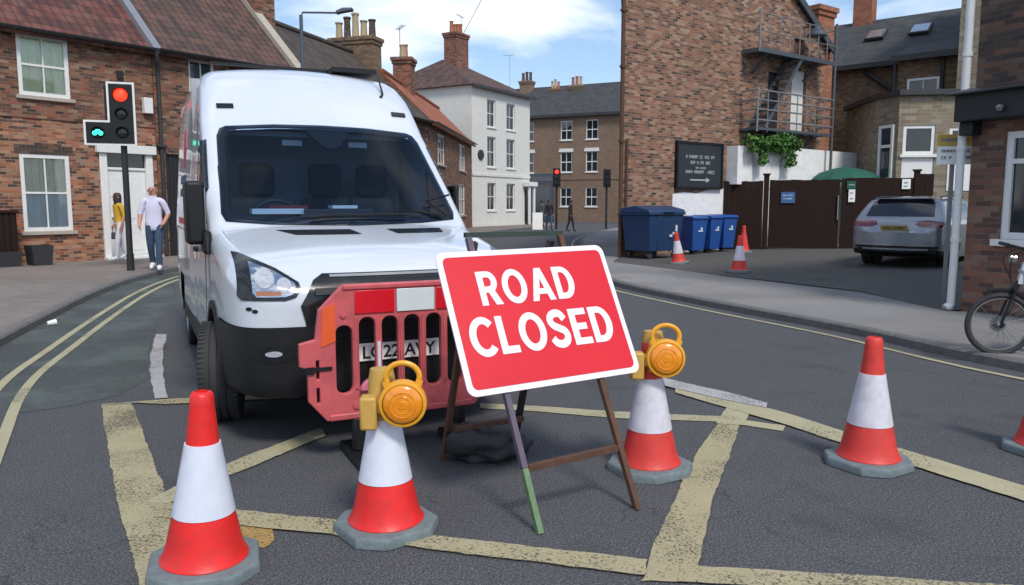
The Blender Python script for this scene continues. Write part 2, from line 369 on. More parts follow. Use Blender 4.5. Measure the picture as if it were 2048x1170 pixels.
def curve_mesh(splines, depth, bevel=0, res=8):
    """Filled flat outline with holes (x,y in its plane), extruded; returns a mesh."""
    cu = bpy.data.curves.new('outline', 'CURVE'); cu.dimensions = '2D'; cu.fill_mode = 'BOTH'; cu.extrude = depth / 2; cu.bevel_depth = bevel; cu.bevel_resolution = 1
    for sp in splines:
        s = cu.splines.new('POLY'); s.points.add(len(sp) - 1); s.use_cyclic_u = True
        for p, q in zip(s.points, sp): p.co = (q[0], q[1], 0, 1)
    return _eval_curve(cu)
def _eval_curve(cu):
    ob = bpy.data.objects.new('outline', cu); COL.objects.link(ob)
    dg = bpy.context.evaluated_depsgraph_get(); dg.update()
    me = bpy.data.meshes.new_from_object(ob.evaluated_get(dg)); bpy.data.objects.remove(ob); bpy.data.curves.remove(cu)
    return me
def text_mesh(s, size, depth=.002, bold=0, spacing=1.0):
    cu = bpy.data.curves.new('letters', 'FONT'); cu.body = s; cu.size = size; cu.extrude = depth; cu.offset = bold; cu.align_x = 'CENTER'; cu.align_y = 'CENTER'; cu.space_character = spacing
    return _eval_curve(cu)
def link_mesh(name, me, mat, parent=None, mtx=None):
    if mtx is not None: me.transform(mtx)
    me.name = name; me.materials.clear(); me.materials.append(M[mat])
    for p in me.polygons: p.use_smooth = False
    o = bpy.data.objects.new(name, me); COL.objects.link(o)
    if parent: o.parent = parent
    return o
def frame_mtx(o, x, y):
    x = Vector(x).normalized(); y = Vector(y); y = (y - x * x.dot(y)).normalized(); z = x.cross(y)
    m = Matrix((x, y, z)).transposed().to_4x4(); m.translation = Vector(o); return m
def rrect(x0, x1, y0, y1, r, n=5):
    o = []
    for cx, cy, a in ((x1 - r, y1 - r, 0), (x0 + r, y1 - r, 90), (x0 + r, y0 + r, 180), (x1 - r, y0 + r, 270)):
        o += [(cx + r * math.cos(R(a + 90 * k / n)), cy + r * math.sin(R(a + 90 * k / n))) for k in range(n + 1)]
    return o

def tess(poly, step):
    bm = bmesh.new(); bm.faces.new([bm.verts.new((p[0], p[1], 0)) for p in poly])
    for ax in (0, 1):
        lo = min(p[ax] for p in poly); hi = max(p[ax] for p in poly); k = math.floor(lo / step) + 1
        while k * step < hi - 1e-6:
            co = [0, 0, 0]; co[ax] = k * step; no = [0, 0, 0]; no[ax] = 1
            bmesh.ops.bisect_plane(bm, geom=bm.verts[:] + bm.edges[:] + bm.faces[:], plane_co=co, plane_no=no); k += 1
    bmesh.ops.triangulate(bm, faces=[f for f in bm.faces if len(f.verts) > 4])
    bm.verts.index_update()
    vs = [v.co.copy() for v in bm.verts]; fs = [tuple(v.index for v in f.verts) for f in bm.faces]; bm.free()
    return vs, fs
def inpoly(p, poly):
    c = False; j = len(poly) - 1
    for i in range(len(poly)):
        a, b = poly[i], poly[j]
        if (a[1] > p[1]) != (b[1] > p[1]) and p[0] < (b[0] - a[0]) * (p[1] - a[1]) / (b[1] - a[1]) + a[0]: c = not c
        j = i
    return c

def patch(bvh, poly, name, mat, parent, ax='front', off=.004, thick=.006, step=.05, far=3.0, sign=-1):
    """A panel that follows a body surface: outline in (x,z) seen from the front or (y,z) seen from a side."""
    vs, fs = tess(poly, step); P = []; N = []
    for v in vs:
        o, d = ((v.x, -far, v.y), (0, 1, 0)) if ax == 'front' else ((sign * far, v.x, v.y), (-sign, 0, 0))
        h = bvh.ray_cast(Vector(o), Vector(d))
        if h[0] is None: h = (Vector(o) + Vector(d) * far, -Vector(d))
        n = h[1] if h[1].dot(Vector(d)) < 0 else -h[1]
        P.append(h[0]); N.append(n)
    mb = MB(); n = len(P)
    cnt = {}
    for f in fs:
        for a, b in zip(f, f[1:] + f[:1]): cnt[(a, b)] = 1
    top = [p + q * off for p, q in zip(P, N)]; bot = [p + q * (off - thick) for p, q in zip(P, N)]
    mb.add(top + bot, list(fs) + [(a, b, b + n, a + n) for (a, b) in cnt if (b, a) not in cnt])
    o = mb.build(name, mat, parent, angle=40); return o

# ------------------------------------------------------------------ walls, windows, roofs (local frame: x along the wall, y inwards, z up)
def wall(mb, x0, x1, z0, z1, holes=(), y=0.0, rev=.12, m=0):
    xs = sorted({x0, x1, *[h[0] for h in holes], *[h[1] for h in holes]}); zs = sorted({z0, z1, *[h[2] for h in holes], *[h[3] for h in holes]})
    xs = [x for x in xs if x0 <= x <= x1]; zs = [z for z in zs if z0 <= z <= z1]
    for a, b in zip(xs, xs[1:]):
        for c, d in zip(zs, zs[1:]):
            mx, mz = (a + b) / 2, (c + d) / 2
            if any(h[0] < mx < h[1] and h[2] < mz < h[3] for h in holes): continue
            mb.quad((a, y, c), (b, y, c), (b, y, d), (a, y, d), m)
    for h in holes:
        a, b, c, d = h[:4]
        mb.quad((a, y, c), (a, y + rev, c), (a, y + rev, d), (a, y, d), m); mb.quad((b, y, c), (b, y, d), (b, y + rev, d), (b, y + rev, c), m)
        mb.quad((a, y, d), (a, y + rev, d), (b, y + rev, d), (b, y, d), m); mb.quad((a, y, c), (b, y, c), (b, y + rev, c), (a, y + rev, c), m)

def window(par, x0, x1, z0, z1, y=.05, fw=.07, vb=1, hb=1, pane='glass_dark', frame='white_paint', sill='stone_sill', curtain_or_reflection=None, detail=True, bar=.03):
    mb = MB(); d = .07
    mb.box(x0, x0 + fw, y, y + d, z0, z1); mb.box(x1 - fw, x1, y, y + d, z0, z1)
    mb.box(x0 + fw, x1 - fw, y, y + d, z1 - fw, z1); mb.box(x0 + fw, x1 - fw, y, y + d, z0, z0 + fw)
    zz = [z0 + fw] + [z0 + (z1 - z0) * k / (hb + 1) for k in range(1, hb + 1)] + [z1 - fw]
    for z in zz[1:-1]: mb.box(x0 + fw, x1 - fw, y + .01, y + d - .005, z - bar * .8, z + bar * .8)
    for k in range(1, vb + 1):
        x = x0 + (x1 - x0) * k / (vb + 1)
        for a, b in zip(zz, zz[1:]): mb.box(x - bar / 2, x + bar / 2, y + .015, y + d - .01, a + (0 if a == zz[0] else bar * .8), b - (0 if b == zz[-1] else bar * .8))
    w = mb.build('window', frame, par)
    p = MB(); p.box(x0 + fw * .5, x1 - fw * .5, y + .04, y + .046, z0 + fw * .5, z1 - fw * .5); p.build('pane', pane, w)
    if sill: s = MB(); s.box(x0 - .08, x1 + .08, -.07, y - .002, z0 - .09, z0 - .002); s.build('sill', sill, w, bevel=.008)
    if curtain_or_reflection:
        c = MB(); n = 40; dep = .022
        for (cx0, cx1, cz0, cz1, cm) in curtain_or_reflection:
            row = [(cx0 + (cx1 - cx0) * i / n, y + .085 + dep * math.sin(i * 1.25 + 1.3 * math.sin(i * .7)), ) for i in range(n + 1)]
            for a, b in zip(row, row[1:]): c.quad((a[0], a[1], cz0), (b[0], b[1], cz0), (b[0], b[1], cz1), (a[0], a[1], cz1))
            c.build('curtain_or_reflection', cm, w, flip_fix=False); c = MB()
    return w

def pot(mb, x, y, z, h=.6, r=.13, m=0):
    mb.lathe([(r * .9, 0), (r, .03), (r * .95, .08), (r * .8, h * .75), (r * .85, h * .9), (r * 1.02, h * .93), (r * 1.02, h), (r * .7, h), (r * .65, h * .8)], 12, (x, y, z), m=m)
def chimney(par, x, y, z0, z1, w, d, pots, brickm='brick_red', ph=.6, potm='pot_buff'):
    mb = MB(); mb.box(x - w / 2, x + w / 2, y - d / 2, y + d / 2, z0, z1 - .3)
    mb.box(x - w / 2 - .05, x + w / 2 + .05, y - d / 2 - .05, y + d / 2 + .05, z1 - .3, z1 - .15); mb.box(x - w / 2 - .1, x + w / 2 + .1, y - d / 2 - .1, y + d / 2 + .1, z1 - .15, z1)
    c = mb.build('chimney', brickm, par)
    for i in range(pots):
        p = MB(); px = x if w < d else x - w / 2 + w * (i + .5) / pots; py = y if w >= d else y - d / 2 + d * (i + .5) / pots
        pot(p, px, py, z1, ph * random.uniform(.75, 1.15), min(.23, max(w, d) / pots * .42)); p.build('chimney_pot', random.choice([potm, potm, 'terracotta', 'brick_dark']), c)
    return c
def slab(mb, a, b, c, d, t=.1, m=0):
    a, b, c, d = map(Vector, (a, b, c, d)); n = (b - a).cross(d - a).normalized() * t
    mb.add([a, b, c, d, a - n, b - n, c - n, d - n], [(0, 1, 2, 3), (7, 6, 5, 4), (0, 4, 5, 1), (1, 5, 6, 2), (2, 6, 7, 3), (3, 7, 4, 0)], m)
def aerial(par, x, y, z, h=1.2, rz=0):
    mb = MB(); mb.tube([(x, y, z), (x, y, z + h)], .02, 6)
    c, s = math.cos(rz), math.sin(rz)
    mb.tube([(x - .7 * c, y - .7 * s, z + h), (x + .5 * c, y + .5 * s, z + h)], .014, 6)
    for k in range(7):
        t = -.65 + k * .17; mb.tube([(x + t * c - .16 * s, y + t * s + .16 * c, z + h), (x + t * c + .16 * s, y + t * s - .16 * c, z + h)], .008, 5)
    return mb.build('aerial', 'steel_grey', par)

class Frame:
    """Local frame of a facade so that features can be placed on it from sight lines."""
    def __init__(s, o, d):
        s.o = Vector((o[0], o[1], 0)); d = Vector((d[0], d[1], 0)).normalized(); s.d = d; s.n = Vector((-d.y, d.x, 0)); s.rz = math.atan2(d.y, d.x)
    def W(s, x, y, z): return s.o + s.d * x + s.n * y + Vector((0, 0, z))
    def L(s, px, py, y=0.0):
        r = ray(px, py); o = s.o + s.n * y; t = (o - Vector((0, 0, CAMH))).dot(s.n) / r.dot(s.n); q = Vector((0, 0, CAMH)) + r * t
        return (q - s.o).dot(s.d), q.z
    def win(s, pxl, pxr, pyt, pyb):
        a = s.L(pxl, (pyt + pyb) / 2)[0]; b = s.L(pxr, (pyt + pyb) / 2)[0]; m = (pxl + pxr) / 2
        return a, b, s.L(m, pyb)[1], s.L(m, pyt)[1]
exec_order = []
# ------------------------------------------------------------------ ground, roads, pavements
def struct(o): o['kind'] = 'structure'; return o
def sheet(name, poly, mat, z=0.0, zf=None, step=None):
    mb = MB()
    if step:
        vs, fs = tess(poly, step); mb.add([(v.x, v.y, zf(v.x, v.y) if zf else z) for v in vs], fs)
    else: mb.poly([(p[0], p[1], z) for p in poly])
    o = mb.build(name, mat, flip_fix=False)
    me = o.data
    if me.polygons and sum(p.normal.z for p in me.polygons) < 0: me.flip_normals()
    return struct(o)
sheet('ground', [(-600, -200), (600, -200), (600, 900), (-600, 900)], 'asphalt_ground', -.06)
sheet('road', [(-60, -6), (60, -6), (60, 140), (-60, 140)], 'asphalt', 0)

def offset_path(pts, d):
    o = []
    for i, p in enumerate(pts):
        a = pts[max(i - 1, 0)]; b = pts[min(i + 1, len(pts) - 1)]; t = Vector((b[0] - a[0], b[1] - a[1])).normalized()
        o.append((p[0] - t.y * d, p[1] + t.x * d))
    return o
# kerb lines, walking away from the camera
KL = [tuple(p)[:2] for p in smooth_path([(-2.2, 1.0, 0), (-3.0, 2.75, 0), (-3.83, 4.31, 0), (-4.45, 5.47, 0), (-4.88, 6.45, 0), (-5.28, 7.65, 0), (-6.018, 9.924, 0), (-6.843, 12.7, 0), (-7.35, 15.04, 0), (-7.55, 17.6, 0), (-7.0, 20.2, 0), (-5.5, 23.6, 0), (-3.4, 28.5, 0), (-1.9, 34, 0), (-.9, 41, 0), (1.0, 47, 0), (3.0, 52, 0)], 6)]
KR = [tuple(p)[:2] for p in smooth_path([(8.2, 1.0, 0), (6.2, 4.2, 0), (4.62, 6.70, 0), (3.93, 8.80, 0), (2.82, 11.4, 0), (1.90, 14.1, 0), (1.55, 17.2, 0), (1.75, 20.5, 0), (2.3, 26, 0), (3.2, 34, 0), (5.5, 44, 0), (9, 52, 0)], 6)]
def kerb(path, side, mat, w=.13, h=.10, drop=None):
    mb = MB(); inn = offset_path(path, side * w); rnd = offset_path(path, side * .02)
    for i in range(len(path) - 1):
        hh = [h if not drop or not drop[0] < path[k][1] < drop[1] else .035 for k in (i, i + 1)]
        a, b = path[i], path[i + 1]
        prof = [(path, -.05, 0), (path, -.02, 1), (rnd, .002, 1), (inn, .002, 1)]
        for (pa, za, ka), (pb, zb, kb) in zip(prof, prof[1:]):
            mb.quad((*pa[i], za + ka * hh[0]), (*pa[i + 1], za + ka * hh[1]), (*pb[i + 1], zb + kb * hh[1]), (*pb[i], zb + kb * hh[0]))
    return struct(mb.build('kerb', mat))
kerb(KL, 1, 'kerbstone'); kerb(KR, -1, 'kerbstone')
PL = offset_path(KL, .13); PR = offset_path(KR, -.13)
sheet('pavement', PL + [(3.0, 58), (-20, 58), (-40, 20), (-30, 1)], 'paving_setts', .1)
BACK = [tuple(G(x, y, .1))[:2] for x, y in ((1890, 622), (1720, 584), (1480, 556), (1340, 538), (1225, 524))]
sheet('pavement', PR + [(14, 52), (10, 44), (6.5, 31), (3.9, 24), (2.95, 20.62)] + BACK[::-1] + [(6.05, 10.0), (10.6, 1)], 'paving_flags', .1)
def zyard(x, y): return .1 + .02 * max(0, x - 3.7) * min(1, max(0, (y - 11) / 4))
sheet('yard', [(2.9, 20.6)] + BACK[::-1] + [(6.0, 10.2), (30, 20), (30, 45), (15, 45)], 'asphalt_yard', zf=zyard, step=.8)

# ------------------------------------------------------------------ painted markings (sheets just above the asphalt)
def mark(px, mat, z=.008, name='road_marking'):
    P = [tuple(G(x, y, z))[:2] for x, y in px]; Q = []; rr = random.Random(len(MATS) + int(px[0][0]))
    for a, b in zip(P, P[1:] + P[:1]):
        d = Vector((b[0] - a[0], b[1] - a[1])); n = max(1, int(d.length / .035)); nn = Vector((-d.y, d.x)).normalized()
        for k in range(n):
            q = Vector((a[0] + d.x * k / n, a[1] + d.y * k / n, px[0][0] * .1)); j = 0 if k == 0 else MN.noise(q * 3.1) * .012 + MN.noise(q * 13) * .007 + rr.uniform(-1, 1) * .0025
            Q.append((a[0] + d.x * k / n + nn.x * j, a[1] + d.y * k / n + nn.y * j))
    return sheet(name, Q, mat, z)
def line(path, w, mat, z=.008):
    a = offset_path(path, w / 2); b = offset_path(path, -w / 2); return sheet('road_marking', a + b[::-1], mat, z)
sheet('cycle_lane', offset_path(KL, -.01)[28:64] + [tuple(G(x, y))[:2] for x, y in ((352, 556), (345, 600), (318, 640), (298, 700), (292, 760), (240, 792), (110, 818), (22, 828))], 'lane_green', .004)
LP = [k for k in KL if 3.0 < k[1] < 24]
line(offset_path(LP, -.52), .075, 'mark_yellow_clean'); line(offset_path(LP, -.73), .075, 'mark_yellow_clean')
RP = [k for k in KR if 1.0 < k[1] < 40]
line(offset_path(RP, .30), .075, 'mark_yellow_clean')
mark([(312, 668), (334, 668), (326, 700), (326, 750), (336, 795), (309, 797), (300, 750), (301, 708)], 'mark_white')
mark([(203, 811), (264, 806), (282, 855), (302, 905), (330, 985), (352, 1090), (382, 1240), (300, 1240), (262, 1095), (232, 1000), (218, 900)], 'mark_yellow')
mark([(203, 808), (330, 798), (600, 786), (600, 795), (330, 808), (264, 805), (203, 810)], 'mark_yellow', .012)
mark([(296, 1000), (380, 958), (440, 933), (545, 892), (640, 856), (652, 871), (550, 912), (450, 955), (380, 985), (312, 1018)], 'mark_yellow_clean', .010)
mark([(300, 1002), (470, 1018), (670, 1039), (880, 1071), (1295, 1118), (1290, 1149), (870, 1099), (660, 1067), (460, 1048), (310, 1034)], 'mark_yellow', .012)
mark([(1360, 1128), (1700, 1149), (2700, 1214), (2700, 1248), (1700, 1186), (1355, 1162)], 'mark_yellow', .012)
mark([(480, 1050), (545, 1056), (548, 1080), (528, 1096), (505, 1092), (486, 1072)], 'mark_ochre', .006)
mark([(1437, 842), (1482, 844), (1430, 985), (1386, 1165), (1282, 1162), (1330, 1040), (1388, 915)], 'mark_yellow')
mark([(1455, 812), (1503, 817), (1484, 850), (1432, 846)], 'mark_yellow_clean', .010)
mark([(1350, 772), (1470, 800), (1560, 822), (1690, 863), (1790, 893), (2700, 1169), (2700, 1204), (1790, 920), (1680, 884), (1560, 845), (1480, 822), (1350, 784)], 'mark_yellow_clean', .012)
mark([(1325, 755), (1450, 783), (1536, 806), (1533, 815), (1440, 797), (1330, 771)], 'mark_white', .016)
mark([(960, 806), (1080, 812), (1230, 823), (1440, 832), (1570, 851), (1565, 862), (1440, 843), (1230, 836), (1080, 823), (960, 816)], 'mark_yellow_clean', .006)
# ------------------------------------------------------------------ brick house terrace (houses 1 and 2 share a frontage)
HF = Frame((-11.55, 17.97), (.607, .795)); ZE = 5.62
def house_shell(par, x0, x1, ze, depth, rise, wallmat, roofmat, holes=(), over=.28, split=None, upper=None, z0=.05):
    mb = MB(); wall(mb, x0, x1, z0, split or ze, [h for h in holes if h[2] < (split or 99)])
    mb.quad((x0, depth, z0), (x1, depth, z0), (x1, depth, ze), (x0, depth, ze))
    for x in (x0, x1): mb.poly([(x, 0, z0), (x, depth, z0), (x, depth, ze), (x, depth / 2, ze + rise), (x, 0, split or ze)] if not split else [(x, 0, z0), (x, depth, z0), (x, depth, split), (x, 0, split)])
    mb.build('wall', wallmat, par)
    if split:
        mb = MB(); wall(mb, x0, x1, split, ze, [h for h in holes if h[2] >= split])
        for x in (x0, x1): mb.poly([(x, 0, split), (x, depth, split), (x, depth, ze), (x, depth / 2, ze + rise), (x, 0, ze)])
        mb.build('upper_wall', upper, par)
    k = rise / (depth / 2)
    mb = MB()
    slab(mb, (x0, -over, ze - over * k + .06), (x1, -over, ze - over * k + .06), (x1, depth / 2, ze + rise + .06), (x0, depth / 2, ze + rise + .06), .09)
    slab(mb, (x1, depth + over, ze - over * k + .06), (x0, depth + over, ze - over * k + .06), (x0, depth / 2, ze + rise + .06), (x1, depth / 2, ze + rise + .06), .09)
    r = mb.build('roof', roofmat, par)
    mb = MB(); mb.tube([(x0, depth / 2, ze + rise + .1), (x1, depth / 2, ze + rise + .1)], .11, 10); mb.build('ridge', roofmat, r)
    return r
def gutter(par, x0, x1, z, y=-.32, r=.075):
    mb = MB(); n = 8
    pr = [(y + r * math.cos(R(180 + 180 * k / n)), z + r * math.sin(R(180 + 180 * k / n))) for k in range(n + 1)]
    pr += [(y + (r - .01) * math.cos(R(-180 * k / n)), z + (r - .01) * math.sin(R(-180 * k / n))) for k in range(n + 1)]
    mb.prism([(x0, a, b) for a, b in pr], (x1 - x0, 0, 0)); mb.box(x0, x1, -.2, -.03, z - .1, z + .03)
    return mb.build('gutter', 'dark_paint', par)

h1 = thing('brick_house', 'red tiled brick house with white sash windows and white front door behind the traffic light', 'house', HF.o, HF.rz, 'brick terraced houses along the pavement')
XS = 3.47
win1 = (.28, 1.40, 4.02, 5.44); win2 = (.18, 1.27, .86, 2.67)
door = (2.10, 3.22, .1, 2.78); win0 = (-3.2, -2.1, 4.02, 5.44); win00 = (-3.2, -2.1, .86, 2.67)
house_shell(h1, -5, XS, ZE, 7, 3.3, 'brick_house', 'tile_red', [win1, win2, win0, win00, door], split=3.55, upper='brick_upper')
window(h1, *win1, y=.01, fw=.09, curtain_or_reflection=[(win1[0] + .05, win1[1] - .05, 4.05, 5.40, 'curtain_green')], pane='window_glass')
window(h1, *win2, y=.01, fw=.09, curtain_or_reflection=[(win2[0] + .05, win2[1] - .05, 1.74, 2.62, 'curtain_pale'), (win2[0] + .04, win2[1] - .04, .9, 1.735, 'reflection_grey')], pane='window_glass')  # lower sash has no curtain: its grey-blue sheet paints the reflection in the glass
window(h1, *win0); window(h1, *win00)
for w_ in (win1, win2):
    mb = MB(); n_ = 15
    for k_ in range(n_): xa_ = w_[0] - .10 + (w_[1] - w_[0] + .2) * k_ / n_; mb.box(xa_ + .004, xa_ + (w_[1] - w_[0] + .2) / n_ - .004, -.006, .03, w_[3] + .002, w_[3] + .21 + .0)
    mb.build('lintel', 'brick_dark', h1)
mb = MB(); mb.box(-5, XS, -.03, -.002, 3.50, 3.57); mb.build('string_course', 'brick_upper', h1)
# door surround, fanlight, door leaf
x0, x1, z0, z1 = door; mb = MB()
mb.box(x0 - .12, x0 + .06, -.05, .10, .1, z1); mb.box(x1 - .06, x1 + .12, -.05, .10, .1, z1); mb.box(x0 - .20, x1 + .20, -.12, .10, z1 + .002, z1 + .22); mb.box(x0 + .06, x1 - .06, .02, .1, 2.36, 2.43); mb.box(x0 - .16, x1 + .16, -.30, -.052, .05, .16)
sr = mb.build('door_surround', 'white_paint', h1, bevel=.012)
mb = MB(); mb.box(x0 + .06, x1 - .06, .05, .06, 2.43, z1); mb.build('fanlight', 'glass_dark', h1)
mb = MB(); mb.box(x0 + .065, x1 - .065, .055, .095, .12, 2.355)
for a, b in ((.3, 1.0), (1.12, 2.2)):
    for c, d in ((x0 + .17, x0 + .52), (x0 + .60, x1 - .17)): mb.box(c, d, .047, .055, a, b)
dl = mb.build('door', 'white_paint', h1, bevel=.006)
mb = MB(); mb.lathe([(0, -.06), (.03, -.05), (.03, -.02), (.015, 0)], 12, (x0 + .16, .05, 1.15), (0, 1, 0)); mb.build('handle', 'chrome', dl)
gutter(h1, -5, XS - .05, ZE - .12)
# valley: raised lead flashing between the two roofs
mb = MB(); k = 3.3 / 3.5
mb.bar((XS, -.3, ZE - .3 * k + .12), (XS, 3.5, ZE + 3.3 + .14), .22, .16); mb.build('flashing', 'lead', h1)
chimney(h1, XS - 3.5, 3.5, ZE + 2.5, ZE + 4.6, 1.5, .7, 4)
h2 = thing('brick_house', 'brown brick house with dark entry passage and drainpipe behind the white van', 'house', HF.o, HF.rz, 'brick terraced houses along the pavement')
win3 = (4.50, 5.28, 4.35, 5.45); pas = (3.72, 4.30, .1, 2.84); win4 = (6.2, 7.1, 4.1, 5.4); win5 = (5.6, 6.8, .9, 2.6)
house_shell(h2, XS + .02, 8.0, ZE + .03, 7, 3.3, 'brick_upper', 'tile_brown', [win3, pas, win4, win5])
window(h2, *win3, pane='glass_blue'); window(h2, *win4); window(h2, *win5)
mb = MB(); mb.box(pas[0], pas[1], .08, .12, .1, pas[3]); 
for i in range(5): mb.box(pas[0] + .02 + i * .11, pas[0] + .11 + i * .11, .07, .08, .12, pas[3] - .03)
mb.build('door', 'black_metal', h2)
gutter(h2, XS + .05, 8.0, ZE - .10)
mb = MB(); mb.tube(smooth_path([(XS - .05, -.32, ZE - .15), (XS + .03, -.25, ZE - .45), (XS + .12, -.07, ZE - .75), (XS + .12, -.07, .15)], 5), .05, 10)
mb.box(XS, XS + .24, -.15, -.005, 3.0, 3.06); mb.box(XS, XS + .24, -.15, -.005, 1.2, 1.26); mb.build('drainpipe', 'dark_paint', h2)
mb = MB(); mb.bar((8.0, -.32, ZE - .3 * k + .16), (8.0, 3.5, ZE + 3.3 + .2), .3, .14); mb.build('coping', 'stone_sill', h2)
chimney(h2, 8.25, 2.2, ZE + .9, ZE + 5.4, .75, .9, 3, 'brick_upper')
mb = MB(); mb.box(3.15, 3.38, -.14, -.004, 3.85, 4.25); mb.build('alarm_box', 'white_paint', h1, bevel=.01)

# ------------------------------------------------------------------ the row as it bends away behind the van
RF = Frame((-6.55, 24.5), (2.95, 9.3))
h3 = thing('brick_house', 'dark roofed terraced house with big many potted chimney behind the van roof', 'house', RF.o, RF.rz, 'brick terraced houses along the pavement')
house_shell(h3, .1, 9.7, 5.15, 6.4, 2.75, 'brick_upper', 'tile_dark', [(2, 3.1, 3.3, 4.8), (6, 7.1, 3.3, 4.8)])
window(h3, 2, 3.1, 3.3, 4.8); window(h3, 6, 7.1, 3.3, 4.8); gutter(h3, .1, 9.7, 5.0)
cst = RF.L(712, 100, 3.2)
chimney(h3, cst[0], 3.2, 6.6, RF.L(712, 78, 3.2)[1], .85, 2.0, 5, 'brick_buff', .95)

OF = Frame((-3.6, 33.8), (1.19, 13.2))
h4 = thing('cottage', 'low cottage with bright orange tiled roof against the cream building', 'house', OF.o, OF.rz)
wl = OF.win(915, 932, 285, 343)
house_shell(h4, .05, 13.1, 5.15, 4.0, 1.95, 'brick_upper', 'tile_orange', [(8.4, 10.6, 3.35, 4.75), (2, 4, 3.35, 4.75), (8.2, 10.4, .9, 2.6)])
window(h4, 8.4, 10.6, 3.35, 4.75, vb=2, pane='glass_blue'); window(h4, 2, 4, 3.35, 4.75, vb=2); window(h4, 8.2, 10.4, .9, 2.6, vb=2); gutter(h4, .05, 13.0, 5.06, r=.06)
cx_ = OF.L(808, 140, 1.95)[0]; ct_ = OF.L(808, 118, 1.95)[1]; chimney(h4, max(.6, cx_), 1.95, 5.3, ct_, 1.0, .85, 3, 'brick_red', .75); aerial(h4, max(.6, cx_) + .3, 2.2, ct_, 1.5, .5)

# ------------------------------------------------------------------ cream rendered corner building
CF = Frame((-2.45, 47.8), (.51, .86)); CL, CD, CE = 7.2, 8.0, 8.75
cb = thing('corner_building', 'tall cream painted three storey building with hipped tile roof beyond the van', 'building', CF.o, CF.rz)
holes = []
for c0, c1 in ((1.75, 2.75), (4.1, 5.2)):
    for a, b in ((6.35, 8.05), (3.85, 5.75), (1.1, 2.85)): holes.append((c0, c1, a, b))
mb = MB(); wall(mb, 0, CL, 0, CE, holes, rev=.18)
mb.quad((0, 0, 0), (0, CD, 0), (0, CD, CE), (0, 0, CE)); mb.quad((CL, 0, 0), (CL, CD, 0), (CL, CD, CE), (CL, 0, CE)); mb.quad((0, CD, 0), (CL, CD, 0), (CL, CD, CE), (0, CD, CE))
mb.box(-.02, CL, -.06, -.002, 3.25, 3.40); mb.box(0, CL, -.03, -.002, 0, .28)
mb.build('wall', 'cream_render', cb)
for h in holes: window(cb, *h, y=.1, pane='glass_dark', frame='white_paint', sill='white_paint')
mb = MB(); zr = CE + 2.2; o = .3
e = [(-o, -o, CE - .05), (CL + o, -o, CE - .05), (CL + o, CD + o, CE - .05), (-o, CD + o, CE - .05)]; r0, r1 = (2.6, CD / 2, zr), (4.6, CD / 2, zr)
mb.quad(e[0], e[1], r1, r0); mb.quad(e[2], e[3], r0, r1); mb.poly([e[3], e[0], r0]); mb.poly([e[1], e[2], r1]); mb.poly(e)
rf = mb.build('roof', 'tile_brown', cb)
mb = MB(); mb.box(-.35, CL + .35, -.38, -.301, CE - .16, CE + .0); mb.build('gutter', 'dark_paint', cb)
chimney(cb, 3.6, CD / 2 - .4, zr - 1.2, zr + 1.75, 1.4, 1.0, 4, 'brick_red', .75, 'terracotta')
aerial(cb, 4.2, CD / 2 - .4, zr + 1.7, 1.3, .2)
mb = MB(); mb.tube([(4.25, CD / 2 - .4, zr + 1.7), (6.0, CD / 2 - 1, zr + 4.6)], .02, 5); mb.build('wire', 'black_metal', cb)
mb = MB(); mb.lathe([(0, -.1), (.3, -.09), (.32, -.05), (.32, 0)], 16, (.95, 0, 4.55), (0, 1, 0)); mb.build('plaque', 'sign_dark', cb)
mb = MB(); mb.box(6.35, 6.5, -.5, -.35, .1, 2.7); mb.box(7.0, 7.15, -.5, -.35, .1, 2.7); mb.box(6.2, 7.3, -.6, -.07, 2.7, 3.0); mb.build('porch', 'white_paint', cb, bevel=.02)
mb = MB(); mb.box(6.5, 7.0, -.05, -.01, .1, 2.6); mb.build('door', 'black_gloss', cb)

# ------------------------------------------------------------------ far brick terrace closing the street
FF = Frame((1.2, 68.0), (7.3, -3.5)); FE = 9.15
fb = thing('brick_terrace', 'grey roofed three storey brick terrace closing the far end of the street', 'building', FF.o, FF.rz)
cols = [(-.4, .75), (3.25, 4.3), (5.55, 6.6), (9, 10.1)]; rows = [(6.9, 8.5), (4.2, 5.9), (1.3, 2.9)]
holes = [(a, b, c, d) for i, (a, b) in enumerate(cols) for (c, d) in rows if not (i == 0 and c < 2)]
mb = MB(); wall(mb, -8, 14, 0, FE, holes, rev=.15); mb.quad((-8, 9, 0), (14, 9, 0), (14, 9, FE), (-8, 9, FE))
for x in (-8, 14): mb.poly([(x, 0, 0), (x, 9, 0), (x, 9, FE), (x, 4.5, FE + 2.9), (x, 0, FE)])
mb.box(-8, 14, -.05, -.002, 3.55, 3.7); mb.build('wall', 'brick_far', fb)
for h in holes:
    w = window(fb, *h, y=.06, fw=.07, sill='white_paint', bar=.05)
    if 4 < h[2] < 5: mb = MB(); mb.prism([(h[0] - .15, -.06, h[3]), (h[1] + .15, -.06, h[3]), (h[1] + .08, -.06, h[3] + .28), (h[0] - .08, -.06, h[3] + .28)], (0, .058, 0)); mb.build('lintel', 'white_paint', w)
mb = MB(); slab(mb, (-8, -.3, FE - .15), (14, -.3, FE - .15), (14, 4.5, FE + 3), (-8, 4.5, FE + 3), .1); slab(mb, (14, 9.3, FE - .15), (-8, 9.3, FE - .15), (-8, 4.5, FE + 3), (14, 4.5, FE + 3), .1)
mb.build('roof', 'slate', fb)
mb = MB(); mb.box(-8, 14, -.45, -.31, FE - .35, FE - .12); mb.build('gutter', 'dark_paint', fb)
for px, top, w in ((1054, 163, 1.1), (1111, 178, .9), (1154, 172, 1.1)):
    x, z = FF.L(px, top, 4.0); chimney(fb, x, 4.0, FE + 2, z, w, .9, 3, 'brick_far', .8)
x, z = FF.L(1014, 190, 4.5); aerial(fb, x + .3, 4.5, FE + 2.8, 3.3, .1)
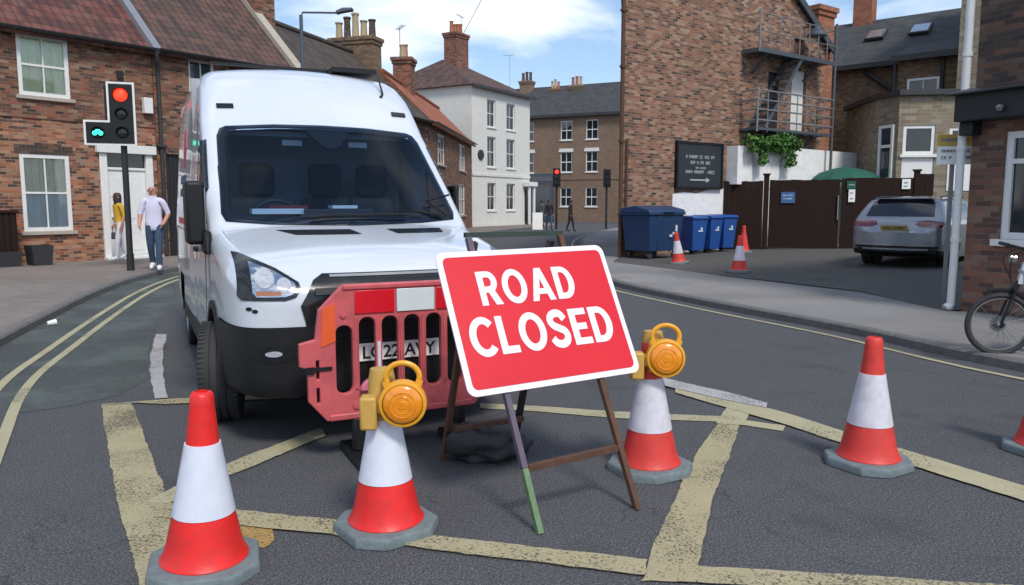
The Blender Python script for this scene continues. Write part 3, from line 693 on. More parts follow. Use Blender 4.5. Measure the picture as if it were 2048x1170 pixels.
a, b = FF.L(1063, 400)[0], FF.L(1108, 400)[0]
mb = MB(); mb.box(a, b, -.25, -.01, 3.2, 4.1); mb.box(a, a + .2, -.2, -.01, .1, 3.2); mb.box(b - .2, b, -.2, -.01, .1, 3.2); mb.box(a + .2, b - .2, -.2, -.01, .1, .7)
sf = mb.build('shopfront', 'slate_blue_metal', fb); mb = MB(); mb.box(a + .2, b - .2, -.1, -.05, .7, 3.2); mb.build('pane', 'glass_blue', sf)
mb = MB(); mb.box(a + .1, b - .1, -.27, -.25, 3.45, 3.85); mb.build('fascia_board', 'cloth_grey', sf)

# ------------------------------------------------------------------ tall gable-ended brick building with the yard beside it
GF = Frame((2.9, 20.5), (3.3, 2.5)); AX, AZ = 4.65, 9.85; sl = .67
gb = thing('gable_building', 'tall weathered brick building whose gable end carries the black arrow sign', 'building', GF.o, GF.rz)
D = Vector((.724 * 11, .69 * 11, 0)); zl = AZ - AX * .58; GW = 9.3; zrr = AZ - (GW - AX) * sl
prof = [Vector(p) for p in ((0, 0, 0), (GW, 0, 0), (GW, 0, zrr), (AX, 0, AZ), (0, 0, zl))]
dr1 = (6.1, 6.95, 4.35, 6.0) ; dr2 = (7.45, 8.2, 3.75, 5.7); dw = (6.35, 6.95, 6.9, 8.0)
mb = MB()
fd = (6.25, 6.8, 3.85, 5.55); fd2 = (7.5, 8.3, 3.85, 5.75); up = (7.55, 8.1, 6.02, 6.85)
wall(mb, 0, GW, 0, zrr, [fd, fd2, (7.55, 8.1, 6.02, zrr)], rev=.15)
mb.poly([(0, 0, zrr), (GW, 0, zrr), (AX, 0, AZ), (0, 0, zl)])
q = [p + D for p in prof]
mb.poly(q); mb.quad(prof[0], q[0], q[4], prof[4]); mb.quad(prof[1], q[1], q[2], prof[2])
mb.build('wall', 'brick_gable', gb)
mb = MB(); ov = Vector((-.1, -.12, 0))
slab(mb, prof[2] + Vector((.3, -.12, -.2 + .05)), q[2] + Vector((.3, 0, -.2 + .05)), q[3] + Vector((0, 0, .05)), prof[3] + Vector((0, -.12, .05)), .12)
slab(mb, q[4] + Vector((-.3, 0, -.17 + .05)), prof[4] + Vector((-.3, -.12, -.17 + .05)), prof[3] + Vector((0, -.12, .05)), q[3] + Vector((0, 0, .05)), .12)
mb.build('roof', 'tile_dark', gb)
mb = MB(); mb.bar(prof[2] + Vector((.32, -.15, -.22)), prof[3] + Vector((0, -.15, -.02)), .06, .2); mb.build('bargeboard', 'slate_blue_metal', gb)
mb = MB(); mb.box(fd[0], fd[1], .1, .14, fd[2], fd[3]); mb.build('door', 'dark_paint', gb); mb = MB(); mb.box(fd2[0], fd2[1], .1, .14, fd2[2], fd2[3]); mb.build('door', 'white_paint', gb); mb = MB(); mb.box(7.55, 8.1, .1, .14, 6.02, zrr); mb.build('door', 'rust', gb)
mb = MB(); mb.tube([(-.07, -.03, .1), (-.07, -.03, 9)], .055, 10); mb.tube([(.09, -.08, .1), (.09, -.08, 3.2)], .03, 8)
for z in (1.2, 3.1, 5.0, 6.4): mb.box(-.16, .02, -.1, .0, z, z + .06)
mb.build('drainpipe', 'rust', gb)
mb = MB(); vs, fs = tess([(1.98, .1), (4.2, .1), (4.24, 1.96), (3.6, 1.93), (3.0, 1.80), (2.5, 1.84), (1.99, 1.78)], .4)
mb.add([(v.x, -.006, v.y) for v in vs], fs); mb.build('painted_patch', 'white_render', gb)
# chimney on the rear eaves
chimney(gb, 9.4, .45, 3.3, 7.95, .95, .8, 0, 'brick_orange')
# old iron lamp bracket under the verge
mb = MB(); mb.lathe([(.05, .3), (.3, .05), (.3, 0), (0, -.05)], 16, (8.05, -.45, 6.75)); mb.tube([(8.05, 0, 7.1), (8.05, -.45, 7.1), (8.05, -.45, 7.0)], .03, 8); mb.build('wall_lamp', 'slate_blue_metal', gb)

# black direction sign on the gable
sg = thing('wall_sign', 'square black sign with pale lettering and an arrow on the brick gable', 'sign', GF.W(3.05, -.03, 2.59), GF.rz)
mb = MB(); w, h = .95, .60
mb.box(-w, w, -.05, .02, -h, h); bd = mb.build('sign_board', 'sign_dark', sg)
mb = MB(); mb.box(-w - .06, w + .06, -.08, .02, h, h + .06); mb.box(-w - .06, w + .06, -.08, .02, -h - .06, -h); mb.box(-w - .06, -w, -.08, .02, -h, h); mb.box(w, w + .06, -.08, .02, -h, h); mb.build('sign_frame', 'black_plastic', sg)
mb = MB(); rr = random.Random(4)
def glyph_row(mb, x0, x1, z, hh, rr, y=-.054, gap=.5):
    x = x0
    while x < x1:
        wd = hh * rr.uniform(.55, .8); k = rr.randint(0, 3); t = hh * .2
        if rr.random() > .14:
            mb.box(x, x + t, y, y + .004, z, z + hh)
            if k in (0, 1): mb.box(x + wd - t, x + wd, y, y + .004, z, z + hh)
            if k in (0, 2, 3): mb.box(x + t, x + wd - (t if k == 0 else 0), y, y + .004, z + hh - t, z + hh)
            if k in (1, 2): mb.box(x + t, x + wd - (t if k == 1 else 0), y, y + .004, z + hh * .4, z + hh * .4 + t)
            if k == 3: mb.box(x + t, x + wd, y, y + .004, z, z + t)
        x += wd + hh * .2
glyph_row(mb, -.62, .62, .20, .085, rr); glyph_row(mb, -.42, .42, .04, .085, rr); glyph_row(mb, -.2, .25, -.09, .05, rr); glyph_row(mb, -.62, .62, -.22, .085, rr)
mb.box(-.42, .28, -.054, -.05, -.425, -.385); mb.prism([(.28, -.054, -.48), (.28, -.054, -.33), (.44, -.054, -.405)], (0, .004, 0))
mb.build('lettering', 'sign_text', sg)

# white painted boundary wall and the creeper that spills over it
ww = thing('boundary_wall', 'white painted yard wall under the fire escape with green creeper spilling over', 'wall', GF.W(0, 0, 0), GF.rz)
yw = -.40; wa, wb_ = GF.L(1475, 330, yw)[0], GF.L(1738, 330, yw)[0]; zl_ = GF.L(1475, 291, yw)[1]; zr_ = GF.L(1738, 308, yw)[1]
mb = MB(); vs, fs = tess([(wa + .45, .05), (wb_, .05), (wb_, zr_), (wa + 2.6, (zl_ + zr_) / 2 + .03), (wa, zl_), (wa, 2.08), (wa + .45, 2.08)], .8)
mb.add([(v.x, yw, v.y) for v in vs], fs); mb.quad((wa, yw, 2.08), (wa, 0, 2.08), (wa, 0, zl_), (wa, yw, zl_)); mb.quad((wa, yw, 2.08), (wa + .45, yw, 2.08), (wa + .45, 0, 2.08), (wa, 0, 2.08)); mb.quad((wa + .45, yw, .05), (wa + .45, 0, .05), (wa + .45, 0, 2.08), (wa + .45, yw, 2.08)); mb.quad((wb_, yw, .05), (wb_, yw, zr_), (wb_, 0, zr_), (wb_, 0, .05)); mb.quad((wa, yw, zl_ - .001), (wb_, yw, zr_ - .001), (wb_, yw + .3, zr_), (wa, yw + .3, zl_))
mb.build('wall', 'white_render', ww)
cp = thing('creeper', 'green leafy creeper tumbling over the top of the white yard wall', 'plant', GF.W(GF.L(1545, 290, -.6)[0], -.60, zl_ + .06), GF.rz)
mb = MB(); md = MB(); rr = random.Random(11)
for i in range(2300):
    x = rr.uniform(-1.3, 1.35) * rr.uniform(.7, 1); top = .30 + .10 * math.sin(x * 3.1) - .06 * abs(x); bot = -.08 - .16 * abs(math.sin(x * 2.3 + .6)) - (.45 if abs(x + .55) < .16 or abs(x - .85) < .2 else 0)
    z = rr.uniform(bot, top); y = rr.uniform(-.28, .2) if z > 0 else rr.uniform(-.16, .02)
    s = rr.uniform(.035, .075); d = Vector((rr.uniform(-1, 1), rr.uniform(-1, .4), rr.uniform(-.6, 1))).normalized(); e = d.orthogonal().normalized() * s; f = d.cross(e)
    (mb if rr.random() < .62 else md).poly([Vector((x, y, z)) + p for p in (e, f * .7, -e, -f * .7)])
lv = mb.build('leaves', 'leaf_green', cp, flip_fix=False); md.build('leaves', 'leaf_dark', cp, flip_fix=False)
for k in range(7):
    st = MB(); st.tube(smooth_path([(-.9 + k * .3, .12, -.02), (-1.1 + k * .35, -.05, .2), (-1.2 + k * .4, -.12, -.1)], 4), .012, 5); st.build('stem', 'rust', cp)

# iron fire escape: lower and upper landing with rails, posts and a stair flight
fe = thing('fire_escape', 'grey iron fire escape with two railed landings on the brick gable', 'fire escape', GF.W(0, 0, 0), GF.rz)
yo = -.62; xa, xb = GF.L(1516, 200, yo)[0], GF.L(1667, 200, yo)[0]
for z, nm in ((3.72, 'landing'), (6.0, 'landing')):
    mb = MB(); mb.box(xa, xb, yo, -.02, z - .04, z); mb.box(xa, xb, yo - .03, yo, z - (.10 if z > 5 else .05), z + .02); mb.box(xa - .03, xa, yo, -.02, z - (.10 if z > 5 else .05), z + .02)
    for k in range(3): mb.bar((xa + .5 + k * (xb - xa) * .33, -.02, z - .6), (xa + .5 + k * (xb - xa) * .33, yo + .1, z - .1), .045)
    mb.build(nm, 'slate_blue_metal', fe)
for z in (3.72, 6.0):
    mb = MB(); hi = 1.1 if z < 5 else 1.0
    pts = [(xa, -.05), (xa, yo), (xb, yo), (xb, -.05)]
    for a, b in zip(pts, pts[1:]):
        for r in ((.22, .5, .75, 1.0) if z < 5 else (.5, 1.0)): mb.tube([(*a, z + hi * r), (*b, z + hi * r)], .026 if z < 5 else .016, 6)
    k = xa
    while k < xb + .01: mb.tube([(k, yo, z - .1), (k, yo, z + hi)], .016, 6); k += .5
    mb.tube([(xb, yo, .2), (xb, yo, 7.2)], .045, 8); mb.tube([(xa, yo, z - .1), (xa, yo, z + hi + .1)], .03, 6)
    mb.build('railing', 'steel_grey', fe)
mb = MB()
for s in (-.28, .28): mb.bar((xa + .4, -.32 + s, 3.75), (xa + 2.2, -.32 + s, 5.95), .04, .10)
for k in range(11): mb.box(xa + .45 + k * .165, xa + .62 + k * .165, -.56, -.08, 3.9 + k * .2, 3.93 + k * .2)
mb.build('stair', 'slate_blue_metal', fe)
# ------------------------------------------------------------------ slate roofed house behind the yard
SF = Frame((13.6, 30.6), (3.1, -2.6))
sh = thing('slate_house', 'slate roofed brick house with skylights and tall orange chimney behind the yard', 'house', SF.o, SF.rz)
e0 = 7.0
xw0 = SF.L(1796, 150, -1.6)[0]; xw1 = SF.L(1918, 150, -1.6)[0]; zw = SF.L(1855, 103, -1.6)[1]
zr2 = SF.L(1800, 33, 3.5)[1]
wv = SF.win(1815, 1848, 156, 190)
mb = MB(); wall(mb, -2.5, xw0, 0, e0); wall(mb, xw0, xw1 + 1.5, 0, zw, [], y=-1.6)
mb.quad((xw0, -1.6, 0), (xw0, 0, 0), (xw0, 0, zw), (xw0, -1.6, zw)); mb.quad((xw1 + 1.5, -1.6, 0), (xw1 + 1.5, 7, 0), (xw1 + 1.5, 7, e0), (xw1 + 1.5, -1.6, zw)); mb.quad((-2.5, 0, 0), (-2.5, 7, 0), (-2.5, 7, e0), (-2.5, 0, e0)); mb.poly([(-2.5, 0, e0), (-2.5, 7, e0), (-2.5, 3.5, zr2)])
mb.build('wall', 'brick_buff', sh)
k = (zr2 - e0) / 3.5
mb = MB(); slab(mb, (-2.6, -.3, e0 - .3 * k), (xw1 + 1.6, -.3, e0 - .3 * k), (xw1 + 1.6, 3.5, zr2), (-2.6, 3.5, zr2), .1); slab(mb, (xw1 + 1.6, 7.3, e0 - .3 * k), (-2.6, 7.3, e0 - .3 * k), (-2.6, 3.5, zr2), (xw1 + 1.6, 3.5, zr2), .1)
ky = (zw - e0) / k
slab(mb, (xw0 - .15, -1.9, zw - .1), (xw1 + 1.5, -1.9, zw - .1), (xw1 + 1.5, max(ky, .2) + .9, zw + .85), (xw0 - .15, max(ky, .2) + .9, zw + .85), .1)
rf = mb.build('roof', 'slate', sh)
mb = MB(); mb.box(xw0 - .15, xw1 + 1.5, -2.02, -1.91, zw - .28, zw - .08); mb.box(-2.5, xw0 - .16, -.42, -.31, e0 - .3 * k - .14, e0 - .3 * k + .04); mb.build('gutter', 'dark_paint', sh)
mb = MB(); mb.tube([(xw0 - .1, -1.7, zw - .3), (xw0 - .1, -1.7, 3)], .06, 8); mb.tube([(xw1 - .5, -1.7, zw - .2), (xw1 - .5, -1.7, 3)], .07, 8); mb.tube([(xw0 - 1.6, -.1, 6.6), (xw0 - .3, -.1, 5.6), (xw0 - .3, -.1, 4)], .07, 8); mb.build('drainpipe', 'dark_paint', sh)
a, b, c, d = SF.win(1813, 1846, 157, 192); a, c = SF.L(1813, 190, -1.66)[0], SF.L(1830, 190, -1.66)[1]; b, d = SF.L(1880, 157, -1.66)[0], SF.L(1830, 157, -1.66)[1]
window(sh, a, b, c, d, y=-1.68, vb=1, hb=0, fw=.08)
for px, py in ((1753, 76), (1842, 64)):
    yy = 1.4
    for yy in [q * .1 for q in range(0, 35)]:
        x, z = SF.L(px, py, yy)
        if z < e0 + k * yy: break
    dz = Vector((0, 1, k)).normalized(); nn = Vector((0, -k, 1)).normalized(); c0 = Vector((x, yy, e0 + k * yy)) + nn * .1
    mb = MB(); mb.obox(c0, (.36, 0, 0), dz * .42, nn * .05); s = mb.build('skylight', 'dark_paint', sh); mb = MB(); mb.obox(c0 + nn * .055, (.30, 0, 0), dz * .35, nn * .006); mb.build('pane', 'skylight_glass', s)
x, z = SF.L(1729, 38, 3.5); chimney(sh, x, 3.5, zr2 - .6, zr2 + 1.9, .75, .7, 0, 'brick_orange')
# canted bay annex in pale stone with white windows
BF = Frame((11.35, 24.2), (1, -.12))
ba = thing('bay_annex', 'pale stone bay with white framed dark windows behind the parked car', 'building', BF.o, BF.rz)
zt = BF.L(1870, 190)[1]; x0 = BF.L(1797, 250)[0]; x1 = x0 + 4.2; xl = BF.L(1750, 250, .95)[0]
w1 = BF.win(1806, 1870, 250, 309); w2 = BF.win(1898, 1962, 254, 309)
d1 = (w1[0], w1[1], .3, w1[2] - .06)
mb = MB(); wall(mb, x0, x1, 0, zt, [w1, w2, (w1[0], w1[1], 1.3, w1[2] - .08)], rev=.1)
L0, L1 = Vector((xl, .95, 0)), Vector((x0, 0, 0)); ds = (L1 - L0); up = Vector((0, 0, 1))
mb.quad(L0, L1, L1 + up * zt, L0 + up * zt); mb.quad(Vector((xl, 4, 0)), L0, L0 + up * zt, Vector((xl, 4, zt))); mb.poly([(x0, 0, zt), (x1, 0, zt), (x1, 4, zt), (xl, 4, zt), (xl, .95, zt)])
mb.build('wall', 'stone_buff', ba)
mb = MB(); mb.prism([(xl - .12, .9, zt), (x0 - .06, -.16, zt), (x1, -.16, zt), (x1, 4, zt), (xl - .12, 4, zt)], (0, 0, .16)); mb.build('roof', 'dark_paint', ba)
window(ba, *w1, vb=0, hb=0, fw=.10, y=.03, sill='white_paint'); window(ba, *w2, vb=0, hb=0, fw=.10, y=.03, sill=None)
mb = MB(); mb.box(w1[0], w1[1], .03, .09, 1.3, w1[2] - .1); mb.build('panel', 'white_paint', ba)
mb = MB(); mb.box(w2[0], w2[1], -.02, -.003, w2[2] - 1.1, w2[2] - .05); mb.build('panel', 'white_paint', ba)
f = ds.normalized(); nn = Vector((-f.y, f.x, 0)) * -1
if nn.y > 0: nn = -nn
m0 = L0 + ds * .25; m1 = L0 + ds * .85
for nm, mt, z0, z1, o in (('window', 'white_paint', 2.4, 4.0, .02),):
    mb = MB(); c = (m0 + m1) / 2 + nn * .03; hw = (m1 - m0).length / 2
    for s in (-1, 1): mb.obox(c + f * s * (hw - .04) + up * 3.1, f * .045, nn * .03, up * .85)
    for zz in (2.29, 3.3, 3.91): mb.obox(c + up * zz, f * (hw - .086), nn * .03, up * .045)
    w = mb.build('window', 'white_paint', ba); mb = MB(); mb.obox((m0 + m1) / 2 + nn * .012 + up * 3.1, f * (hw - .05), nn * .006, up * .82); mb.build('pane', 'glass_blue', w)
# mossy end wall strip of the neighbouring house
NF = Frame((15.2, 25.4), (.80, -.62))
nb = thing('brick_house', 'mossy buff brick house end seen between the bay annex and the white downpipe', 'house', NF.o, NF.rz)
xl = NF.L(1917, 100)[0]
mb = MB(); mb.box(xl, xl + 4, 0, 5, 0, 11); mb.build('wall', 'stone_buff', nb)
mb = MB(); mb.box(xl - .2, xl + 4.2, -.2, 5.2, 11.001, 11.2); mb.build('roof', 'slate', nb)

# ------------------------------------------------------------------ corner shop building beside the pavement
PF = Frame((6.0, 10.2), (.447, -.894))
pb = thing('corner_shop', 'dark brick corner building with black fascia, white window and white downpipe', 'building', PF.o, PF.rz)
pw = (.44, 1.95, 1.06, 2.40)
mb = MB(); wall(mb, 0, 6, .05, 2.95, [pw], rev=.1); mb.quad((0, 0, .05), (0, 6, .05), (0, 6, 2.95), (0, 0, 2.95)); mb.build('wall', 'brick_pub', pb)
mb = MB(); wall(mb, 0, 6, 2.95, 7.5, [(2.2, 3.3, 4, 5.6)]); mb.quad((0, 0, 2.95), (0, 6, 2.95), (0, 6, 7.5), (0, 0, 7.5)); mb.quad((0, 0, 7.5), (6, 0, 7.5), (6, 6, 7.5), (0, 6, 7.5)); mb.build('upper_wall', 'brick_dark', pb)
window(pb, 2.2, 3.3, 4, 5.6)
window(pb, *pw, vb=1, hb=0, fw=.085, y=.02, bar=.07, sill='white_paint')
mb = MB(); mb.box(pw[0] + .085, pw[1] - .085, .015, .08, 2.0, 2.06); mb.build('transom', 'white_paint', pb)
mb = MB(); mb.box(-.06, 6, -.32, -.004, 2.55, 2.90); mb.box(-.06, .12, -.2, -.004, 2.38, 2.549); mb.prism([(-.1, -.004, 3.0), (-.1, -.42, 2.9), (-.1, -.42, 2.87), (-.1, -.004, 2.905)], (6.1, 0, 0)); mb.build('fascia', 'fascia_black', pb, bevel=.01)
mb = MB(); mb.lathe([(0, 0), (.03, .01), (.05, .05), (.03, .08)], 12, (.55, -.36, 2.62)); mb.build('fascia_lamp', 'steel_grey', pb)
mb = MB(); mb.tube([(-.10, -.06, 7.5), (-.10, -.06, 1.02), (-.11, -.06, .14)], .05, 12)
for z in (1.0, 2.2, 3.4): mb.tube([(-.10, -.06, z), (-.10, -.06, z + .06)], .062, 12)
mb.tube([(-.11, -.06, .14), (-.14, -.13, .105)], .058, 12); mb.build('downpipe', 'white_paint', pb)

# ------------------------------------------------------------------ timber yard gate
TF = Frame((6.25, 23.05), (5.3, -1.25))
tg = thing('timber_gate', 'tall dark brown boarded timber gates closing the yard', 'gate', TF.o, TF.rz)
W = 5.6; rr = random.Random(2)
def boards(x0, x1, z0, z1, nm, yy=0):
    mb = MB(); x = x0
    while x < x1 - .02:
        w = min(.145, x1 - x); mb.box(x + .001, x + w - .001, yy + rr.uniform(-.006, .006), yy + .025, z0, z1 + rr.uniform(-.01, .01)); x += w
    for z in (z0 + .25, z1 - .25): mb.box(x0, x1, yy + .0251, yy + .07, z - .06, z + .06)
    return mb.build(nm, 'gate_brown', tg)
zz = lambda x: .17 + .02 * x
boards(0, 1.15, .18, 2.17, 'fence_panel'); boards(1.33, 3.25, .22, 2.20, 'gate_leaf'); boards(3.30, 5.2, .24, 2.24, 'gate_leaf'); boards(5.34, 5.7, .24, 2.34, 'fence_panel')
for x, h in ((1.24, 2.34), (5.27, 2.42)):
    mb = MB(); mb.box(x - .07, x + .07, -.03, .11, .12, h); mb.box(x - .10, x + .10, -.06, .14, h, h + .05); mb.build('post', 'gate_brown', tg)
mb = MB(); mb.box(3.2, 3.23, -.06, -.012, 1.05, 1.75); mb.build('pull_bar', 'steel_grey', tg)
def small_sign(par, px0, px1, py0, py1, m, rows, gm, nm, label):
    a = TF.L(px0, (py0 + py1) / 2, -.03); b = TF.L(px1, (py0 + py1) / 2, -.03); t = TF.L((px0 + px1) / 2, py0, -.03)[1]; bt = TF.L((px0 + px1) / 2, py1, -.03)[1]
    s = thing(nm, label, 'sign', TF.W((a[0] + b[0]) / 2, -.03, (t + bt) / 2), TF.rz); hw, hh = (b[0] - a[0]) / 2, (t - bt) / 2
    mb = MB(); mb.box(-hw, hw, -.012, .01, -hh, hh); mb.build('sign_plate', m, s); mb = MB()
    for (u0, u1, v) in rows: glyph_row(mb, u0 * hw, u1 * hw, v * hh, hh * .26, rr, y=-.016)
    mb.build('lettering', gm, s); return s
small_sign(tg, 1562, 1590, 384, 406, 'sign_blue', [(-.75, .75, .25), (-.6, .6, -.35)], 'logo_white', 'notice', 'small blue notice with pale lettering fixed to the timber gate')
small_sign(tg, 1694, 1712, 362, 378, 'parasol_green', [(-.6, .6, -.1)], 'logo_white', 'notice', 'small green notice above the white notice on the timber gate')
small_sign(tg, 1697, 1710, 379, 404, 'plate_white', [(-.5, .4, .3), (-.5, .4, -.6)], 'glyph_black', 'notice', 'tall white notice with black figures under the green notice on the gate')
small_sign(tg, 1804, 1821, 358, 378, 'plate_white', [(-.5, .4, .1), (-.5, .4, -.6)], 'glyph_black', 'notice', 'white notice with black figures on the gate above the car roof')
pa = AT(1690, 352, 25.0)
ps = thing('parasol', 'green garden parasol whose dome shows above the timber gate', 'parasol', (pa.x, pa.y, .25))
mb = MB(); mb.lathe([(1.15, 1.98), (1.0, 2.12), (.75, 2.27), (.4, 2.38), (.05, 2.44), (0, 2.5)], 10, (0, 0, 0)); mb.build('canopy', 'parasol_green', ps, angle=10)
mb = MB(); mb.tube([(0, 0, 0), (0, 0, 2.4)], .02, 8); mb.build('pole', 'steel_grey', ps)

# ------------------------------------------------------------------ bins along the gable
def yz(x, y): return zyard(x, y)
p = GF.W(.42, -.72, 0)
wb = thing('wheeled_bin', 'large navy four wheeled waste container at the corner of the brick gable', 'bin', (p.x, p.y, yz(p.x, p.y)), GF.rz)
mb = MB(); n = 5
def tub(mb, w0, d0, w1, d1, z0, z1, m=0):
    b = [(-w0, -d0, z0), (w0, -d0, z0), (w0, d0, z0), (-w0, d0, z0)]; t = [(-w1, -d1, z1), (w1, -d1, z1), (w1, d1, z1), (-w1, d1, z1)]
    mb.add(b + t, [(3, 2, 1, 0), (4, 5, 6, 7)] + [(i, (i + 1) % 4, (i + 1) % 4 + 4, i + 4) for i in range(4)], m)
tub(mb, .56, .42, .63, .50, .20, 1.12); mb.box(-.67, .67, -.54, .54, 1.12, 1.17)
for x in (-.25, .25): mb.prism([(x - .05, -.43, .25), (x + .05, -.43, .25), (x + .05, -.515, 1.1), (x - .05, -.515, 1.1)], (0, .03, 0))
mb.build('body', 'bin_navy', wb, bevel=.02)
mb = MB(); mb.prism([(-.68, -.55, 1.172), (-.68, .55, 1.172), (-.68, .50, 1.30), (-.68, 0, 1.36), (-.68, -.48, 1.26)], (1.36, 0, 0)); mb.box(-.2, .2, -.60, -.55, 1.18, 1.22); mb.build('lid', 'bin_navy', wb, bevel=.03)
for x in (-.46, .46):
    for y in (-.34, .34): mb = MB(); mb.lathe([(0, -.025), (.085, -.025), (.095, 0), (.085, .025), (0, .025)], 14, (x, y, .095), (0, 1, 0)); mb.box(x - .03, x + .03, y - .04, y + .04, .15, .2); mb.build('wheel', 'rubber', wb)
mb = MB(); mb.box(.24, .42, -.493, -.47, .62, .68); mb.box(.34, .40, -.50, -.47, .70, .86); mb.box(.12, .22, -.493, -.47, .56, .62); mb.build('emblem', 'logo_white', wb)
def wheelie(label):
    o = thing('wheeled_bin', label, 'bin', group='blue wheelie bins along the brick gable')
    mb = MB(); tub(mb, .22, .25, .27, .33, .10, .96); mb.box(-.285, .285, -.345, .345, .94, .98); mb.build('body', 'bin_blue', o, bevel=.025)
    mb = MB(); mb.prism([(-.29, -.37, .982), (-.29, .36, .982), (-.29, .30, 1.06), (-.29, -.30, 1.04)], (.58, 0, 0)); mb.tube([(-.22, .40, .98), (.22, .40, .98)], .018, 8); mb.build('lid', 'bin_blue', o, bevel=.02)
    for s in (-.24, .24): mb = MB(); mb.lathe([(0, -.03), (.09, -.03), (.10, 0), (.09, .03), (0, .03)], 14, (s, .24, .10), (1, 0, 0)); mb.build('wheel', 'rubber', o)
    mb = MB(); mb.box(-.06, .10, -.318, -.27, .62, .66); mb.box(.02, .08, -.326, -.27, .66, .74); mb.build('emblem', 'logo_white', o)
    return o
for i, (s, lab) in enumerate(((2.2, 'blue wheelie bin next to the navy container'), (2.92, 'blue wheelie bin in the middle of three'), (3.62, 'blue wheelie bin beside the timber gate'))):
    o = wheelie(lab); p = GF.W(s, -.55 + .04 * i, 0); o.location = (p.x, p.y, yz(p.x, p.y)); o.rotation_euler[2] = GF.rz + R((-6, 3, -4)[i])

# ------------------------------------------------------------------ traffic cones
def cone(label, red='cone_red', white='sleeve_white', group='red and white traffic cones'):
    o = thing('traffic_cone', label, 'cone', group=group)
    mb = MB(); h = .185; c = .112
    q = [(-h - .03, -c), (-c, -h - .03), (c, -h - .03), (h + .03, -c), (h + .03, c), (c, h + .03), (-c, h + .03), (-h - .03, c)]
    q2 = [(x * .94, y * .94) for x, y in q]
    mb.add([(x, y, 0) for x, y in q] + [(x, y, .035) for x, y in q] + [(x * .97, y * .97, .05) for x, y in q] + [(x * .75, y * .75, .056) for x, y in q],
           [tuple(range(7, -1, -1))] + [(r * 8 + i, r * 8 + (i + 1) % 8, r * 8 + 8 + (i + 1) % 8, r * 8 + 8 + i) for r in range(3) for i in range(8)] + [tuple(range(24, 32))])
    mb.build('base', 'cone_base', o, bevel=.006)
    mb = MB(); mb.lathe([(.172, .050), (.175, .060), (.168, .070), (.158, .090), (.147, .125), (.137, .175), (.119, .255), (.0675, .520), (.0655, .535), (.048, .70), (.046, .735), (.038, .748), (.026, .752), (.024, .70)], 40)
    mb.build('body', red, o, angle=50)
    mb = MB(); n = 32
    def ring(r, z, k): return [(r * math.cos(2 * math.pi * j / n), r * math.sin(2 * math.pi * j / n), z) for j in range(n)]
    pr = [(.1295, .290), (.1325, .2905), (.0935, .492), (.0905, .4925)] ; pr = [(.1290, .292), (.1335, .293), (.0945, .4935), (.0900, .494)]
    mb.lathe([(.1185, .248), (.1235, .249), (.0700, .540), (.0640, .541)], n); mb.build('reflective_sleeve', white, o, angle=14)
    return o
def place(o, px, py, z=0, rz=0, tilt=(0, 0)):
    p = G(px, py, z); o.location = p; o.rotation_euler = (R(tilt[0]), R(tilt[1]), R(rz)); return o
place(cone('clean traffic cone standing on the yellow box line in front of the van wheel'), 410, 1136, 0, 20, (1, 1.5))
c2 = place(cone('traffic cone carrying the amber lamp in front of the red barrier'), 773, 1058, 0, 38)
c3 = place(cone('traffic cone carrying the amber lamp beside the sign legs', 'cone_red_worn', 'sleeve_worn'), 1299, 940, 0, 25, (0, -1))
place(cone('scuffed traffic cone standing alone on the yellow edge line', 'cone_red_worn', 'sleeve_worn'), 1735, 929, 0, 30)
place(cone('traffic cone cut off by the picture edge, only its base showing', 'cone_red_worn', 'sleeve_worn'), 2092, 905, 0, 15)
g2 = 'worn cones left in the yard'
place(cone('worn leaning cone beside the navy waste container', 'cone_red_worn', 'sleeve_worn', g2), 1358, 527, .1, 10, (0, -7))
place(cone('dirty cone on the open yard tarmac between bins and car', 'cone_red_worn', 'sleeve_worn', g2), 1478, 545, .12, 50)
p = AT(1487, 487, 21.5); o = cone('dirty cone close to the timber gate, half hidden by another cone', 'cone_red_worn', 'cone_red_worn', g2); o.location = (p.x, p.y, yz(p.x, p.y)); 

def warn_lamp(label, loc, rz, tilt=0, mx=0):
    o = thing('warning_lamp', label, 'lamp', loc, rz, 'amber roadworks lamps on the cones'); o.rotation_euler = (R(tilt), 0, rz)
    mb = MB(); mb.lathe([(0, -.047), (.018, -.0465), (.020, -.0445), (.036, -.044), (.038, -.0465), (.041, -.044), (.055, -.043), (.057, -.0455), (.060, -.042), (.074, -.039), (.083, -.033), (.088, -.026)], 36, (0, 0, 0), (0, 1, 0)); mb.build('lens', 'amber_lens', o, angle=30)
    mb = MB(); mb.lathe([(.090, -.030), (.103, -.026), (.106, -.010), (.106, .012), (.100, .03), (.06, .045), (0, .048)], 36, (0, 0, 0), (0, 1, 0)); mb.build('housing', 'amber_body', o, angle=40)
    pts = [(.074 * math.cos(R(a)), 0, .118 + .062 * math.sin(R(a))) for a in range(-35, 216, 14)]
    mb = MB(); mb.tube(pts, .0125, 10); mb.bar((-.066, 0, .075), (-.074, 0, .10), .03, .03); mb.bar((.066, 0, .075), (.074, 0, .10), .03, .03); mb.build('handle', 'amber_body', o)
    mb = MB(); mb.box(-.19, -.115, -.02, .065, -.12, .03); mb.box(-.114, -.09, -.01, .05, -.05, .02); mb.build('battery_box', 'amber_dull', o, bevel=.012)
    mb = MB(); mb.lathe([(.066, -.09), (.070, -.085), (.060, .09), (.052, .135), (0, .142)], 20, (mx, .105, 0)); mb.box(-.03 + mx * .5, .03 + mx * .5, .03, .07, -.06, .06); mb.build('mount', 'amber_dull', o)
    return o
p = AT(806, 806, c2.location.y - .105); warn_lamp('round amber lamp on the cone before the red barrier', p, R(4), 0, c2.location.x + (c2.location.y and 0) - p.x)
p = AT(1331, 716, c3.location.y - .105); warn_lamp('round amber lamp on the cone just past the sign corner', p, R(-2), -2, c3.location.x - p.x)

